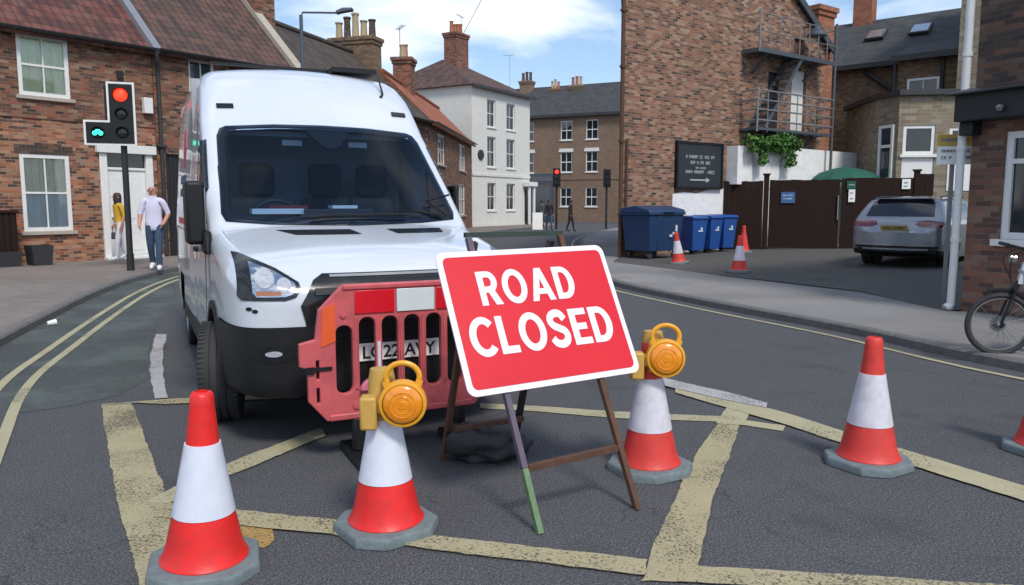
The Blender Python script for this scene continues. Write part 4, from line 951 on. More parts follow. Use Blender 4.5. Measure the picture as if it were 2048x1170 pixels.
# ------------------------------------------------------------------ ROAD CLOSED sign on its folding frame
FLt, FRt = G(1080, 1068), G(1275, 1020)
e = (FRt - FLt).normalized(); bk = Vector((-e.y, e.x, 0)); upv = (bk * .72 + Vector((0, 0, 1.325))); LL = upv.length; upv.normalize(); nrm = e.cross(upv)   # nrm points away from the camera? fixed below
if nrm.y > 0: nrm = -nrm
Wd = (FRt - FLt).length
sgn = thing('road_sign', 'red and white road closed sign on a rusty folding frame', 'sign', FLt)
def SP(u, v, w=0): return e * u + upv * v + nrm * w
mb = MB(); mb.bar(SP(0, 0), SP(0, .30), .029, .029, 0, bk); lg = mb.build('leg', 'frame_green', sgn)
mb = MB(); mb.bar(SP(0, .302), SP(0, LL), .029, .029, 0, bk); mb.build('leg', 'frame_purple', sgn)
mb = MB(); mb.bar(SP(Wd, 0), SP(Wd, LL), .029, .029, 0, bk); mb.build('leg', 'rust', sgn)
mb = MB(); mb.bar(SP(.018, .30, .0), SP(Wd - .018, .315, .0), .03, .03); mb.build('crossbar', 'rust', sgn)
mb = MB(); mb.bar(SP(-.017, LL + .017), SP(Wd + .017, LL + .017), .027, .027); mb.build('top_bar', 'frame_dark', sgn)
foot = bk * (LL * .82)
for u, m in ((.045, 'rust'), (Wd - .045, 'black_metal')):
    q = e * u + bk * 1.16; q.z = 0
    mb = MB(); mb.bar(q, SP(u, LL - .01, -.03), .032, .032, 0, bk); mb.build('rear_leg', m, sgn)
mb = MB(); mb.bar(e * .06 + bk * 1.02 + Vector((0, 0, .22)), e * (Wd - .06) + bk * 1.02 + Vector((0, 0, .22)), .028, .028); mb.build('rear_crossbar', 'rust', sgn)
# plate: corners measured in the frame plane
c = [(-.2073, .668), (.8232, .684), (.7803, 1.431), (-.2081, 1.414)]
cu = (sum(q[0] for q in c) / 4, sum(q[1] for q in c) / 4)
rot = math.atan2(.0165, 1.02) + R(0)
ux = (e * math.cos(rot) + upv * math.sin(rot)); uy = (upv * math.cos(rot) - e * math.sin(rot))
pc = SP(cu[0], cu[1], .022)
fm = frame_mtx(pc, ux, uy)
hw, hh = .512, .375
me = curve_mesh([rrect(-hw, hw, -hh, hh, .045)], .006, .0015); plate = link_mesh('sign_plate', me, 'sign_white', sgn, fm)
m2 = frame_mtx(pc + nrm * .006, ux, uy)
link_mesh('red_face', curve_mesh([rrect(-hw + .030, hw - .030, -hh + .030, hh - .030, .030)], .004), 'sign_red', plate, m2)
def ell(cx, cy, rx, ry, a0, a1, n=20): return [(cx + rx * math.cos(R(a0 + (a1 - a0) * k / n)), cy + ry * math.sin(R(a0 + (a1 - a0) * k / n))) for k in range(n + 1)]
sc_ = [tuple(p)[:2] for p in smooth_path([(.60, .74, 0), (.50, .885, 0), (.34, .925, 0), (.17, .86, 0), (.115, .72, 0), (.20, .59, 0), (.37, .505, 0), (.53, .42, 0), (.585, .28, 0), (.52, .14, 0), (.35, .075, 0), (.17, .12, 0), (.07, .25, 0)], 4)]
LETTERS = {'L': (.58, [[(0, 0), (.58, 0), (.58, .19), (.22, .19), (.22, 1), (0, 1)]]),
 'E': (.62, [[(0, 0), (.62, 0), (.62, .18), (.22, .18), (.22, .41), (.55, .41), (.55, .59), (.22, .59), (.22, .82), (.61, .82), (.61, 1), (0, 1)]]),
 'O': (.90, [ell(.45, .5, .45, .52, 0, 351, 39), ell(.45, .5, .235, .33, 0, 351, 39)]),
 'D': (.76, [[(0, 0)] + ell(.33, .5, .43, .5, -90, 90) + [(0, 1)], [(.22, .18)] + ell(.33, .5, .20, .32, -90, 90) + [(.22, .82)]]),
 'R': (.76, [[(0, 0), (.22, 0), (.22, .37), (.32, .37), (.50, 0), (.76, 0), (.555, .415)] + ell(.38, .685, .315, .315, -48, 90) + [(0, 1)], [(.22, .55)] + ell(.37, .685, .115, .135, -90, 90) + [(.22, .82)]]),
 'A': (.90, [[(0, 0), (.23, 0), (.30, .2), (.60, .2), (.67, 0), (.90, 0), (.57, 1), (.33, 1)], [(.36, .37), (.54, .37), (.45, .68)]]),
 'C': (.80, [ell(.45, .5, .45, .52, 42, 318, 34) + ell(.45, .5, .235, .33, 318, 42, 34)]),
 'S': (.70, [offset_path(sc_, .105) + offset_path(sc_, -.105)[::-1]])}
for txt, cx, cy, wide, tall in (('ROAD', -.035, .165, .575, .185), ('CLOSED', -.010, -.088, .855, .20)):
    tot = sum(LETTERS[q][0] for q in txt) + .10 * (len(txt) - 1); x = -tot / 2; k = wide / tot
    for q in txt:
        tm = curve_mesh(LETTERS[q][1], .002); tm.transform(Matrix.Diagonal((k, tall, 1, 1)) @ Matrix.Translation((x, -.5, 0))); x += LETTERS[q][0] + .10
        link_mesh('letter', tm, 'sign_white', plate, frame_mtx(pc + nrm * .0098 + ux * cx + uy * cy, ux, uy))
mb = MB()
for v in (.80, 1.30): mb.bar(SP(-.12, v, .002), SP(.70, v, .002), .03, .02)
mb.build('plate_rail', 'frame_green', sgn)

# sandbag of black sacking on the rear bar
p = G(972, 914)
sk = thing('sandbag', 'slumped black sandbag under the sign frame', 'sandbag', p, R(20))
vs = []; bm = bmesh.new(); bmesh.ops.create_uvsphere(bm, u_segments=40, v_segments=24, radius=1)
rr = random.Random(5)
for v in bm.verts:
    q = v.co.copy(); w = MN.noise(q * 1.5 + Vector((3, 1, 2))) * .42 + MN.noise(q * 3.8) * .16 + abs(MN.noise(q * 6.5)) * .10
    x, y, z = q * (1 + w); sx = .36; 
    v.co = (x * .215, y * .17, max(0.0, (z * .55 + .40) * .21 - .06 * x * max(0, z)))
mb = MB(); mb.add([v.co for v in bm.verts], [tuple(v.index for v in f.verts) for f in bm.faces]); bm.free()
mb.build('sack', 'sack_black', sk, angle=60)
# ------------------------------------------------------------------ traffic signal on the pavement
p = G(262, 541, .1)
ts = thing('traffic_light', 'black traffic light showing red with a green cycle signal at its side', 'traffic light', p, R(19))
mb = MB(); mb.tube([(0, 0, 0), (0, 0, 3.95)], .062, 14); mb.tube([(0, 0, 0), (0, 0, .35)], .075, 14); mb.build('pole', 'black_metal', ts)
zb = 2.60
mb = MB(); y = -.16
outl = [(-.70, zb), (.27, zb), (.27, zb + 1.28), (-.25, zb + 1.28), (-.25, zb + .50), (-.70, zb + .50)]
bd = link_mesh('backing_board', curve_mesh([outl], .02), 'white_paint', ts, frame_mtx((0, y, 0), (1, 0, 0), (0, 0, 1)))
ins = [(-.66, zb + .04), (.23, zb + .04), (.23, zb + 1.24), (-.21, zb + 1.24), (-.21, zb + .46), (-.66, zb + .46)]
link_mesh('black_face', curve_mesh([ins], .01), 'black_plastic', bd, frame_mtx((0, y - .014, 0), (1, 0, 0), (0, 0, 1)))
def aspect(x, z, r, m, nm):
    mb = MB(); mb.lathe([(r * .98, 0), (r * .98, -.02)], 24, (x, y - .02, z), (0, 1, 0)); mb.lathe([(r, -.005), (r * .9, -.02), (r * .5, -.035), (0, -.04)], 24, (x, y - .02, z), (0, 1, 0)); o = mb.build(nm, m, ts)
    mb = MB(); n = 14
    for k in range(n):
        a0, a1 = R(-20 + 220 * k / n), R(-20 + 220 * (k + 1) / n); rr_ = r * 1.12
        q = [(x + rr_ * math.cos(a), z + rr_ * math.sin(a)) for a in (a0, a1)]; dp = .10
        mb.quad((q[0][0], y - .02, q[0][1]), (q[1][0], y - .02, q[1][1]), (q[1][0], y - dp, q[1][1]), (q[0][0], y - dp, q[0][1]))
    mb.build('visor', 'black_plastic', o, flip_fix=False)
aspect(.01, zb + 1.02, .130, 'light_red', 'red_lamp'); aspect(.01, zb + .64, .105, 'lens_dark', 'amber_lamp'); aspect(.01, zb + .26, .105, 'lens_dark', 'green_lamp'); aspect(-.44, zb + .25, .105, 'lens_dark', 'cycle_lamp')
mb = MB()
for s in (-.055, .055): mb.tube([(-.44 + s + .035 * math.cos(R(a)), y - .068, zb + .235 + .035 * math.sin(R(a))) for a in range(0, 360, 30)], .011, 6, closed=True)
mb.tube([(-.495, y - .068, zb + .235), (-.465, y - .068, zb + .30), (-.41, y - .068, zb + .30), (-.385, y - .068, zb + .235), (-.44, y - .068, zb + .24), (-.465, y - .068, zb + .30)], .012, 6); mb.build('cycle_symbol', 'light_green', ts)
mb = MB(); mb.box(-.06, .06, -.1, .08, 3.97, 4.12); mb.box(-.3, .2, -.15, .2, zb + .1, zb + 1.2); mb.build('housing', 'black_plastic', ts)

# street lamp behind the van
p = AT(613, 400, 22.5)
sl_ = thing('street_lamp', 'slim grey street lamp with a flat lantern above the van roof', 'street lamp', (p.x, p.y, .1))
zt = AT(613, 30, 22.5).z; ax = AT(690, 22, 22.5); 
mb = MB(); mb.tube([(0, 0, 0), (0, 0, 1.2), (0, 0, 1.25), (0, 0, zt - .1)], [.085, .085, .062, .05], 12); mb.build('pole', 'slate_blue_metal', sl_)
mb = MB(); mb.tube([(0, 0, zt - .16), (.05, 0, zt - .03), (ax.x - p.x - .2, 0, ax.z - .1 - .05)], .028, 8); mb.build('arm', 'slate_blue_metal', sl_)
mb = MB(); w = ax.x - p.x; mb.prism([(w - .25, -.1, ax.z - .18), (w + .02, -.15, ax.z - .12), (w + .22, -.1, ax.z - .09), (w + .22, -.1, ax.z - .02), (w - .05, -.12, ax.z - .03), (w - .25, -.08, ax.z - .10)], (0, .25, 0)); mb.build('lantern', 'slate_blue_metal', sl_, bevel=.02)

# planters and boxes by the house
def planter(px, py, w, h, label):
    p = G(px, py, .1); o = thing('planter', label, 'planter', p, HF.rz, 'dark planters by the house wall')
    mb = MB(); mb.add([(-w * .42, -w * .42, 0), (w * .42, -w * .42, 0), (w * .42, w * .42, 0), (-w * .42, w * .42, 0), (-w / 2, -w / 2, h), (w / 2, -w / 2, h), (w / 2, w / 2, h), (-w / 2, w / 2, h), (-w * .43, -w * .43, h), (w * .43, -w * .43, h), (w * .43, w * .43, h), (-w * .43, w * .43, h), (-w * .4, -w * .4, h - .08), (w * .4, -w * .4, h - .08), (w * .4, w * .4, h - .08), (-w * .4, w * .4, h - .08)],
                     [(3, 2, 1, 0)] + [(i + 4 * r, (i + 1) % 4 + 4 * r, (i + 1) % 4 + 4 * r + 4, i + 4 * r + 4) for r in range(3) for i in range(4)] + [(12, 13, 14, 15)])
    mb.build('tub', 'dark_paint', o); mb = MB(); mb.box(-w * .39, w * .39, -w * .39, w * .39, h - .079, h - .05); mb.build('soil', 'sack_black', o); return o
planter(80, 530, .46, .46, 'square black planter under the lower sash window')
planter(14, 533, .5, .34, 'low black planter by the dark slatted cabinet')
p = G(4, 524, .1)
cbn = thing('slatted_cabinet', 'dark slatted cabinet against the house wall', 'cabinet', HF.W(-.55, -.3, .1), HF.rz)
mb = MB(); mb.box(-.4, .4, -.2, .2, .05, 1.2); mb.box(-.45, .45, -.25, .25, 1.2, 1.26)
for k in range(6): mb.box(-.38 + k * .13, -.29 + k * .13, -.225, -.2, .08, 1.17)
mb.build('carcass', 'gate_brown', cbn)
# parking notice post in the yard mouth
p = G(1886, 612, .1)
pp = thing('notice_post', 'grey post with yellow and white notice board in front of the car', 'sign', p, R(-18))
mb = MB(); mb.box(-.026, .026, -.026, .026, 0, 2.0); mb.build('post', 'steel_grey', pp, bevel=.005)
mb = MB(); mb.box(-.2, .24, -.065, -.036, 1.93, 2.17); mb.box(-.2, .24, -.06, -.036, 2.171, 2.175); bb = mb.build('board', 'plate_white', pp); mb = MB(); mb.box(-.2, .24, -.065, -.036, 2.176, 2.33); mb.build('board_header', 'sign_yellow', pp)
mb = MB(); glyph_row(mb, -.16, .2, 2.235, .045, rr, y=-.068); mb.build('lettering', 'sign_blue', bb); mb = MB(); glyph_row(mb, -.15, .19, 2.09, .04, rr, y=-.068); glyph_row(mb, -.15, .19, 2.0, .04, rr, y=-.068); mb.build('lettering', 'glyph_black', bb)
# far signals
for px, Y, lab in ((1113, 46, 'black traffic light showing red before the far brick terrace'), (1213, 47, 'distant black traffic light next to the tall gable building corner')):
    p = AT(px, 400, Y); o = thing('traffic_light', lab, 'traffic light', (p.x, p.y, 0), 0, 'distant traffic lights')
    mb = MB(); mb.tube([(0, 0, 0), (0, 0, 3.6)], .07, 8); mb.build('pole', 'black_metal', o); mb = MB(); mb.box(-.22, .22, -.2, -.05, 2.5, 3.6); mb.build('housing', 'black_plastic', o, bevel=.03)
    for k, m in ((3.38, 'light_red'), (3.05, 'lens_dark'), (2.72, 'lens_dark')): mb = MB(); mb.lathe([(.12, 0), (.1, -.02), (0, -.03)], 14, (0, -.205, k), (0, 1, 0)); mb.build('lamp', m if px < 1200 else 'lens_dark', o)
# ------------------------------------------------------------------ vehicle body loft
def interp(tab, y):
    if y <= tab[0][0]: return tab[0][1:]
    for a, b in zip(tab, tab[1:]):
        if y <= b[0]:
            t = (y - a[0]) / (b[0] - a[0]); return tuple(p + (q - p) * t for p, q in zip(a[1:], b[1:]))
    return tab[-1][1:]
def smooth_tab(tab, n=5):
    P = smooth_path([Vector(r[:3]) if False else r for r in []], n) if False else None
    out = []
    for i in range(len(tab) - 1):
        p0 = tab[max(i - 1, 0)]; p1 = tab[i]; p2 = tab[i + 1]; p3 = tab[min(i + 2, len(tab) - 1)]
        for k in range(n):
            t = k / n; h = p2[0] - p1[0]
            row = [p1[0] + h * t]
            for c in range(1, len(p1)):
                m1 = (p2[c] - p0[c]) / (p2[0] - p0[0]) * h if p2[0] > p0[0] else 0; m2 = (p3[c] - p1[c]) / (p3[0] - p1[0]) * h if p3[0] > p1[0] else 0
                d = p2[c] - p1[c]
                lim = 3 * d
                if d == 0: m1 = m2 = 0
                else:
                    m1 = 0 if m1 * d < 0 else (min(m1, lim) if d > 0 else max(m1, lim)); m2 = 0 if m2 * d < 0 else (min(m2, lim) if d > 0 else max(m2, lim))
                row.append((2 * t ** 3 - 3 * t * t + 1) * p1[c] + (t ** 3 - 2 * t * t + t) * m1 + (-2 * t ** 3 + 3 * t * t) * p2[c] + (t ** 3 - t * t) * m2)
            out.append(tuple(row))
    out.append(tab[-1]); return out
def loft(tab, T, zsplit, nlow=6, nside=22, narc=5, ntop=14, bow=.04, tuck=.06):
    """tab rows: y, top z, half width, bottom z, corner radius, crown. Returns vertices, faces and a (station, index) key per face."""
    V = []; F = []; K = []
    rings = []
    for (y, zt, w, zb, r, cr) in tab:
        ze = zt - cr; zs = max(ze - r, zsplit + .02)
        half = [(0, zb), (w * .5, zb), (w - tuck, zb)]
        for i in range(nlow):
            z = zb + .04 + (zsplit - zb - .04) * i / (nlow - 1); half.append((w * T(z) - tuck * max(0, 1 - (z - zb) / .22) * .5, z))
        for i in range(1, nside + 1): z = zsplit + (zs - zsplit) * i / nside; half.append((w * T(z), z))
        xs = w * T(zs); rz = ze - zs
        for i in range(1, narc + 1): a = math.pi / 2 * i / narc; half.append((xs - r + r * math.cos(a), zs + rz * math.sin(a)))
        for i in range(1, ntop + 1): x = (xs - r) * (1 - i / ntop); half.append((x, ze + cr * (1 - (x / (xs - r)) ** 2)))
        H = len(half); ring = [(x, z) for x, z in half] + [(-x, z) for x, z in half[-2:0:-1]]
        rings.append([len(V) + i for i in range(len(ring))]); V += [Vector((x, y, z)) for x, z in ring]
    n = len(rings[0])
    for k in range(len(rings) - 1):
        for i in range(n):
            j = (i + 1) % n; F.append((rings[k][i], rings[k][j], rings[k + 1][j], rings[k + 1][i])); K.append((k, min(i, n - 1 - i)))
    def cap(ring, y0, key, sg):
        L = [(V[ring[i]], V[ring[n - i]]) for i in range(2, 3 + nlow + nside + narc)]
        rows = []; M2 = 2 * ntop
        for q, (a, b) in enumerate(L):
            last = q == len(L) - 1; row = []
            for c in range(M2 + 1):
                if last: p = V[ring[2 + q + c]] if c <= ntop else Vector((-V[ring[2 + q + M2 - c]].x, V[ring[0]].y, V[ring[2 + q + M2 - c]].z))
                else: p = a + (b - a) * (c / M2)
                s = 1 - (2 * c / M2 - 1) ** 2; edge = min(1, (len(L) - 1 - q) / (narc + 3)); 
                row.append(len(V)); V.append(Vector((p.x, p.y + sg * bow * s * edge, p.z)))
            rows.append(row)
        for q in range(len(rows) - 1):
            for c in range(M2): F.append((rows[q][c], rows[q][c + 1], rows[q + 1][c + 1], rows[q + 1][c])); K.append((key, q + 2))
    cap(rings[0], tab[0][0], -1, -1); cap(rings[-1], tab[-1][0], len(rings), 1)
    return V, F, K
def sub_mesh(V, F, keep, name, mat, parent, grow=0, angle=32):
    mb = MB(); mb.v = [tuple(v) for v in V]; mb.f = [f for f, k in zip(F, keep) if k]; mb.m = [0] * len(mb.f)
    used = sorted({i for f in mb.f for i in f}); mp = {a: b for b, a in enumerate(used)}
    mb.v = [mb.v[i] for i in used]; mb.f = [tuple(mp[i] for i in f) for f in mb.f]
    o = mb.build(name, mat, parent, merge=.0008, angle=angle)
    if grow:
        for v in o.data.vertices: v.co += v.normal * grow
    return o
def wheel(par, loc, rad, width, rim, rot=0, nm='wheel', spokes=0):
    w = MB(); h = width / 2
    w.lathe([(rad * .62, -h * .9), (rad * .80, -h), (rad * .93, -h * .97), (rad * .985, -h * .82), (rad, -h * .62), (rad, -h * .42), (rad - .009, -h * .40), (rad - .009, -h * .33), (rad, -h * .31), (rad, -h * .04), (rad - .009, -h * .02), (rad - .009, h * .05), (rad, h * .07), (rad, h * .34), (rad - .009, h * .36), (rad - .009, h * .43), (rad, h * .45), (rad, h * .64), (rad * .985, h * .82), (rad * .93, h * .97), (rad * .80, h), (rad * .62, h * .9)], 48, (0, 0, 0), (1, 0, 0))
    for k in range(64):
        a = 2 * math.pi * k / 64; c, s = math.cos(a), math.sin(a)
        for x in (-h * .74, h * .74): w.obox((x, c * (rad - .001), s * (rad - .001)), (h * .17, 0, 0), (0, -s * rad * .028, c * rad * .028), (0, c * .004, s * .004))
    o = w.build(nm, 'rubber', par); o.location = loc; o.rotation_euler = (0, 0, rot)
    r = MB(); r.lathe([(0, -h * .55), (rad * .16, -h * .6), (rad * .2, -h * .5), (rad * .5, -h * .45), (rad * .58, -h * .8), (rad * .64, -h * .93), (rad * .66, -h * .8), (rad * .6, 0), (rad * .66, h * .8), (rad * .64, h * .93), (rad * .58, h * .8), (rad * .5, h * .45), (rad * .2, h * .5), (0, h * .55)], 32, (0, 0, 0), (1, 0, 0)); r.build('rim', rim, o)
    return o

def ring_patch(bvh, outer, inner, name, mat, parent, ax='front', off=.004, thick=.004, sign=-1, far=3.0, step=.07):
    """A closed border between two outlines with the same number of corners, laid on a body surface."""
    mb = MB()
    def hit(p):
        o, d = ((p[0], -far, p[1]), (0, 1, 0)) if ax == 'front' else ((sign * far, p[0], p[1]), (-sign, 0, 0))
        h = bvh.ray_cast(Vector(o), Vector(d)); n = h[1] if h[1].dot(Vector(d)) < 0 else -h[1]; return h[0] + n * off
    L = []
    for i in range(len(outer)):
        a, b = Vector((*outer[i], 0)), Vector((*outer[(i + 1) % len(outer)], 0)); c, d = Vector((*inner[i], 0)), Vector((*inner[(i + 1) % len(outer)], 0))
        k = max(1, int((b - a).length / step))
        for q in range(k): L.append((a + (b - a) * q / k, c + (d - c) * q / k))
    P = [[hit(a.lerp(b, t)) for t in (0, .5, 1)] for a, b in L]
    for p, q in zip(P, P[1:] + P[:1]):
        for t in (0, 1): mb.quad(p[t], q[t], q[t + 1], p[t + 1])
    o = mb.build(name, mat, parent, angle=40, flip_fix=False, merge=.0001)
    m = o.modifiers.new('thickness', 'SOLIDIFY'); m.thickness = thick; m.offset = 0; return o
# ------------------------------------------------------------------ white high roof van
VF = Vector((-.725, 4.78, 0)); VR = R(26)
van = thing('delivery_van', 'white high roof panel van with black bumper blocking the closed road', 'van', VF, VR)
vt = smooth_tab([(0.0, .985, .58, .37, .09, .02), (.02, 1.02, .70, .365, .10, .03), (.05, 1.06, .79, .36, .11, .04), (.10, 1.11, .865, .36, .12, .05), (.18, 1.165, .92, .36, .13, .055), (.30, 1.215, .955, .35, .13, .06), (.5, 1.26, .98, .33, .13, .06), (.8, 1.315, .99, .30, .12, .06), (1.0, 1.348, .99, .3, .11, .055), (1.13, 1.375, .99, .3, .10, .05), (1.25, 1.475, .99, .3, .10, .055), (1.6, 1.785, 1.0, .3, .10, .065), (2.0, 2.135, 1.005, .3, .10, .07), (2.08, 2.215, 1.005, .3, .12, .07), (2.3, 2.455, 1.01, .3, .17, .06), (2.5, 2.62, 1.01, .3, .2, .055), (2.7, 2.70, 1.015, .3, .21, .05), (3.0, 2.745, 1.02, .3, .21, .05), (3.6, 2.77, 1.02, .3, .21, .05), (5.35, 2.77, 1.01, .3, .21, .05), (5.5, 2.72, .98, .3, .2, .05), (5.55, 2.64, .94, .32, .2, .05)], 5)
VT = lambda z: 1 - .012 * max(0, z - .5) - (.085 * max(0, z - 1.3) / 1.3)
V, F, K = loft(vt, VT, .775, nlow=7, bow=.035)
cen = [sum((V[i] for i in f), Vector()) / 4 for f in F]
bvh = BVHTree.FromPolygons(V, F)
AXF, AXR, WR = 1.03, 4.34, .345
WSo = [(x * .955, z) for x, z in ((-.905, 1.375), (-.6, 1.352), (0, 1.342), (.6, 1.352), (.905, 1.375), (.93, 1.43), (.872, 2.03), (.84, 2.095), (.79, 2.118), (.4, 2.145), (0, 2.152), (-.4, 2.145), (-.79, 2.118), (-.84, 2.095), (-.872, 2.03), (-.93, 1.43))]
SWo = [(1.42, 1.36), (2.15, 1.33), (2.15, 2.0), (1.95, 2.0), (1.52, 1.62)]
SWi = [(1.49, 1.41), (2.09, 1.385), (2.09, 1.94), (1.975, 1.94), (1.575, 1.585)]
SWh = [(1.47, 1.39), (2.12, 1.36), (2.12, 1.96), (1.96, 1.96), (1.56, 1.60)]
def inset(poly, d):
    cx = sum(p[0] for p in poly) / len(poly); cy = sum(p[1] for p in poly) / len(poly); w = max(abs(p[0] - cx) for p in poly); h = max(abs(p[1] - cy) for p in poly)
    return [(cx + (p[0] - cx) * (1 - d / w), cy + (p[1] - cy) * (1 - d / h)) for p in poly]
WSi = inset(WSo, .055); WSh = inset(WSo, .025)
def arch(c): return any((c.y - a) ** 2 + (c.z - .38) ** 2 < .425 ** 2 for a in (AXF, AXR)) and abs(c.x) > .55 and c.z < .9
hole = [(inpoly((c.x, c.z), WSh) and 1.05 < c.y < 2.2) or arch(c) or (abs(c.x) > .8 and inpoly((c.y, c.z), SWh)) for c in cen]
nb_low = 3 + 7
bump = [(c.y < .66 and c.z < .775) for c in cen]
body = sub_mesh(V, F, [not h and not b for h, b in zip(hole, bump)], 'body', 'van_white', van)
bmp = sub_mesh(V, F, [b and not h for h, b in zip(hole, bump)], 'front_bumper', 'black_plastic', van, grow=.014)
# wheel arches lips and liners
for s in (-1, 1):
    for a, nm in ((AXF, 'wheel_arch'), (AXR, 'wheel_arch')):
        mb = MB(); pts = [(s * .985, a + .43 * math.cos(R(t)), .38 + .43 * math.sin(R(t))) for t in range(-8, 189, 7)]
        n = len(pts)
        for p, q in zip(pts, pts[1:]):
            p, q = Vector(p), Vector(q); ic = Vector((s * .985, a, .38)); pi, qi = p + (p - ic) * -.05, q + (q - ic) * -.05; dx = Vector((-s * .45, 0, 0)); ox = Vector((s * .016, 0, 0))
            po, qo = p + (p - ic) * .07, q + (q - ic) * .07
            mb.quad(pi + ox, qi + ox, qo + ox, po + ox); mb.quad(pi + ox, qi + ox, qi + dx, pi + dx); mb.quad(po + ox, qo + ox, qo - ox, po - ox)
        mb.poly([Vector(p) + Vector((-s * .45, 0, 0)) for p in pts]); mb.build(nm, 'black_plastic', van, flip_fix=False)
wheel(van, (-.945, AXF, WR), WR, .26, 'rim_metal', R(-11)); wheel(van, (.90, AXF, WR), WR, .26, 'rim_metal', R(-11))
wheel(van, (-.88, AXR, WR), WR, .225, 'rim_metal'); wheel(van, (.88, AXR, WR), WR, .225, 'rim_metal')
mb = MB(); mb.box(-.8, .8, .5, 5.3, .28, .42); mb.box(-.7, .7, AXF - .05, AXF + .05, .28, .36); mb.build('underbody', 'cabin_dark', van)
# windscreen: black border + glass
ring_patch(bvh, WSo, WSi, 'windscreen_border', 'black_gloss', van, off=.004)
wsm = patch(bvh, WSo, 'windscreen', 'windscreen_glass', van, off=.009, thick=.0015, step=.06)
# dark mirror pod at the top of the screen, small bright tabs and the wiper
patch(bvh, [(-.16, 2.14), (.26, 2.14), (.12, 1.98), (.07, 1.955), (.0, 1.955), (-.04, 1.98)], 'sensor_pod', 'black_plastic', van, off=.0005, thick=.02, step=.06)
mb = MB(); mb.tube([(.78, 1.16, 1.405), (.60, 1.22, 1.44), (.52, 1.23, 1.45)], .010, 6); mb.tube([(.80, 1.165, 1.41), (.66, 1.27, 1.525), (.88, 1.33, 1.575)], .008, 6); mb.tube([(-.3, 1.10, 1.40), (-.15, 1.13, 1.415), (.45, 1.15, 1.42)], .010, 6); mb.build('wiper', 'black_plastic', van)
# cabin
mb = MB(); mb.box(-.94, .94, 2.86, 2.9, .6, 2.6); mb.box(-.93, -.92, 1.2, 2.86, .6, 1.3); mb.box(.92, .93, 1.2, 2.86, .6, 1.3); mb.box(-.94, .94, .9, 2.86, .58, .6)
mb.add([(-.90, 2.1, 2.06), (.90, 2.1, 2.06), (.90, 2.86, 2.12), (-.90, 2.86, 2.12), (-.9, 2.1, 2.1), (.9, 2.1, 2.1), (.9, 2.86, 2.2), (-.9, 2.86, 2.2)], [(0, 1, 2, 3), (7, 6, 5, 4), (0, 4, 5, 1), (2, 6, 7, 3)]); mb.build('cabin', 'cabin_grey', van)
mb = MB(); mb.prism([(-.90, 1.16, 1.31), (-.90, 1.5, 1.40), (-.90, 1.72, 1.40), (-.92, 1.75, .7), (-.92, 1.1, .7)], (1.80, 0, 0)); mb.box(-.30, .28, 1.45, 1.7, 1.38, 1.46); mb.tube([(-.42 + .19 * math.cos(R(a)), 1.86 - .07 * math.sin(R(a)), 1.36 + .17 * math.sin(R(a))) for a in range(0, 360, 20)], .016, 6, closed=True); mb.build('dashboard', 'cabin_dark', van, bevel=.02)
for x, w in ((-.47, .25), (.12, .22), (.55, .22)):
    mb = MB(); mb.box(x - w, x + w, 2.38, 2.54, .8, 1.56); mb.box(x - .15, x + .15, 2.40, 2.52, 1.56, 1.86); mb.box(x - w, x + w, 1.95, 2.5, .75, .95); mb.build('seat', 'seat_cloth', van, bevel=.06, seg=3)
for x, z, w, h, m in ((-.46, 1.445, .19, .020, 'paper_white'), (.05, 1.478, .10, .012, 'paper_white')):
    mb = MB(); mb.box(x - w, x + w, 1.45, 1.60, z - h, z + h); mb.build('paper', m, van)
mb = MB(); mb.box(-.5, -.2, 1.64, 1.72, 1.41, 1.49); mb.build('cloth', 'cloth_red', van)
for x in (-.22, .34): mb = MB(); mb.box(x - .08, x + .08, 2.12, 2.15, 1.99, 2.035); mb.build('reading_lamp', 'paper_white', van)
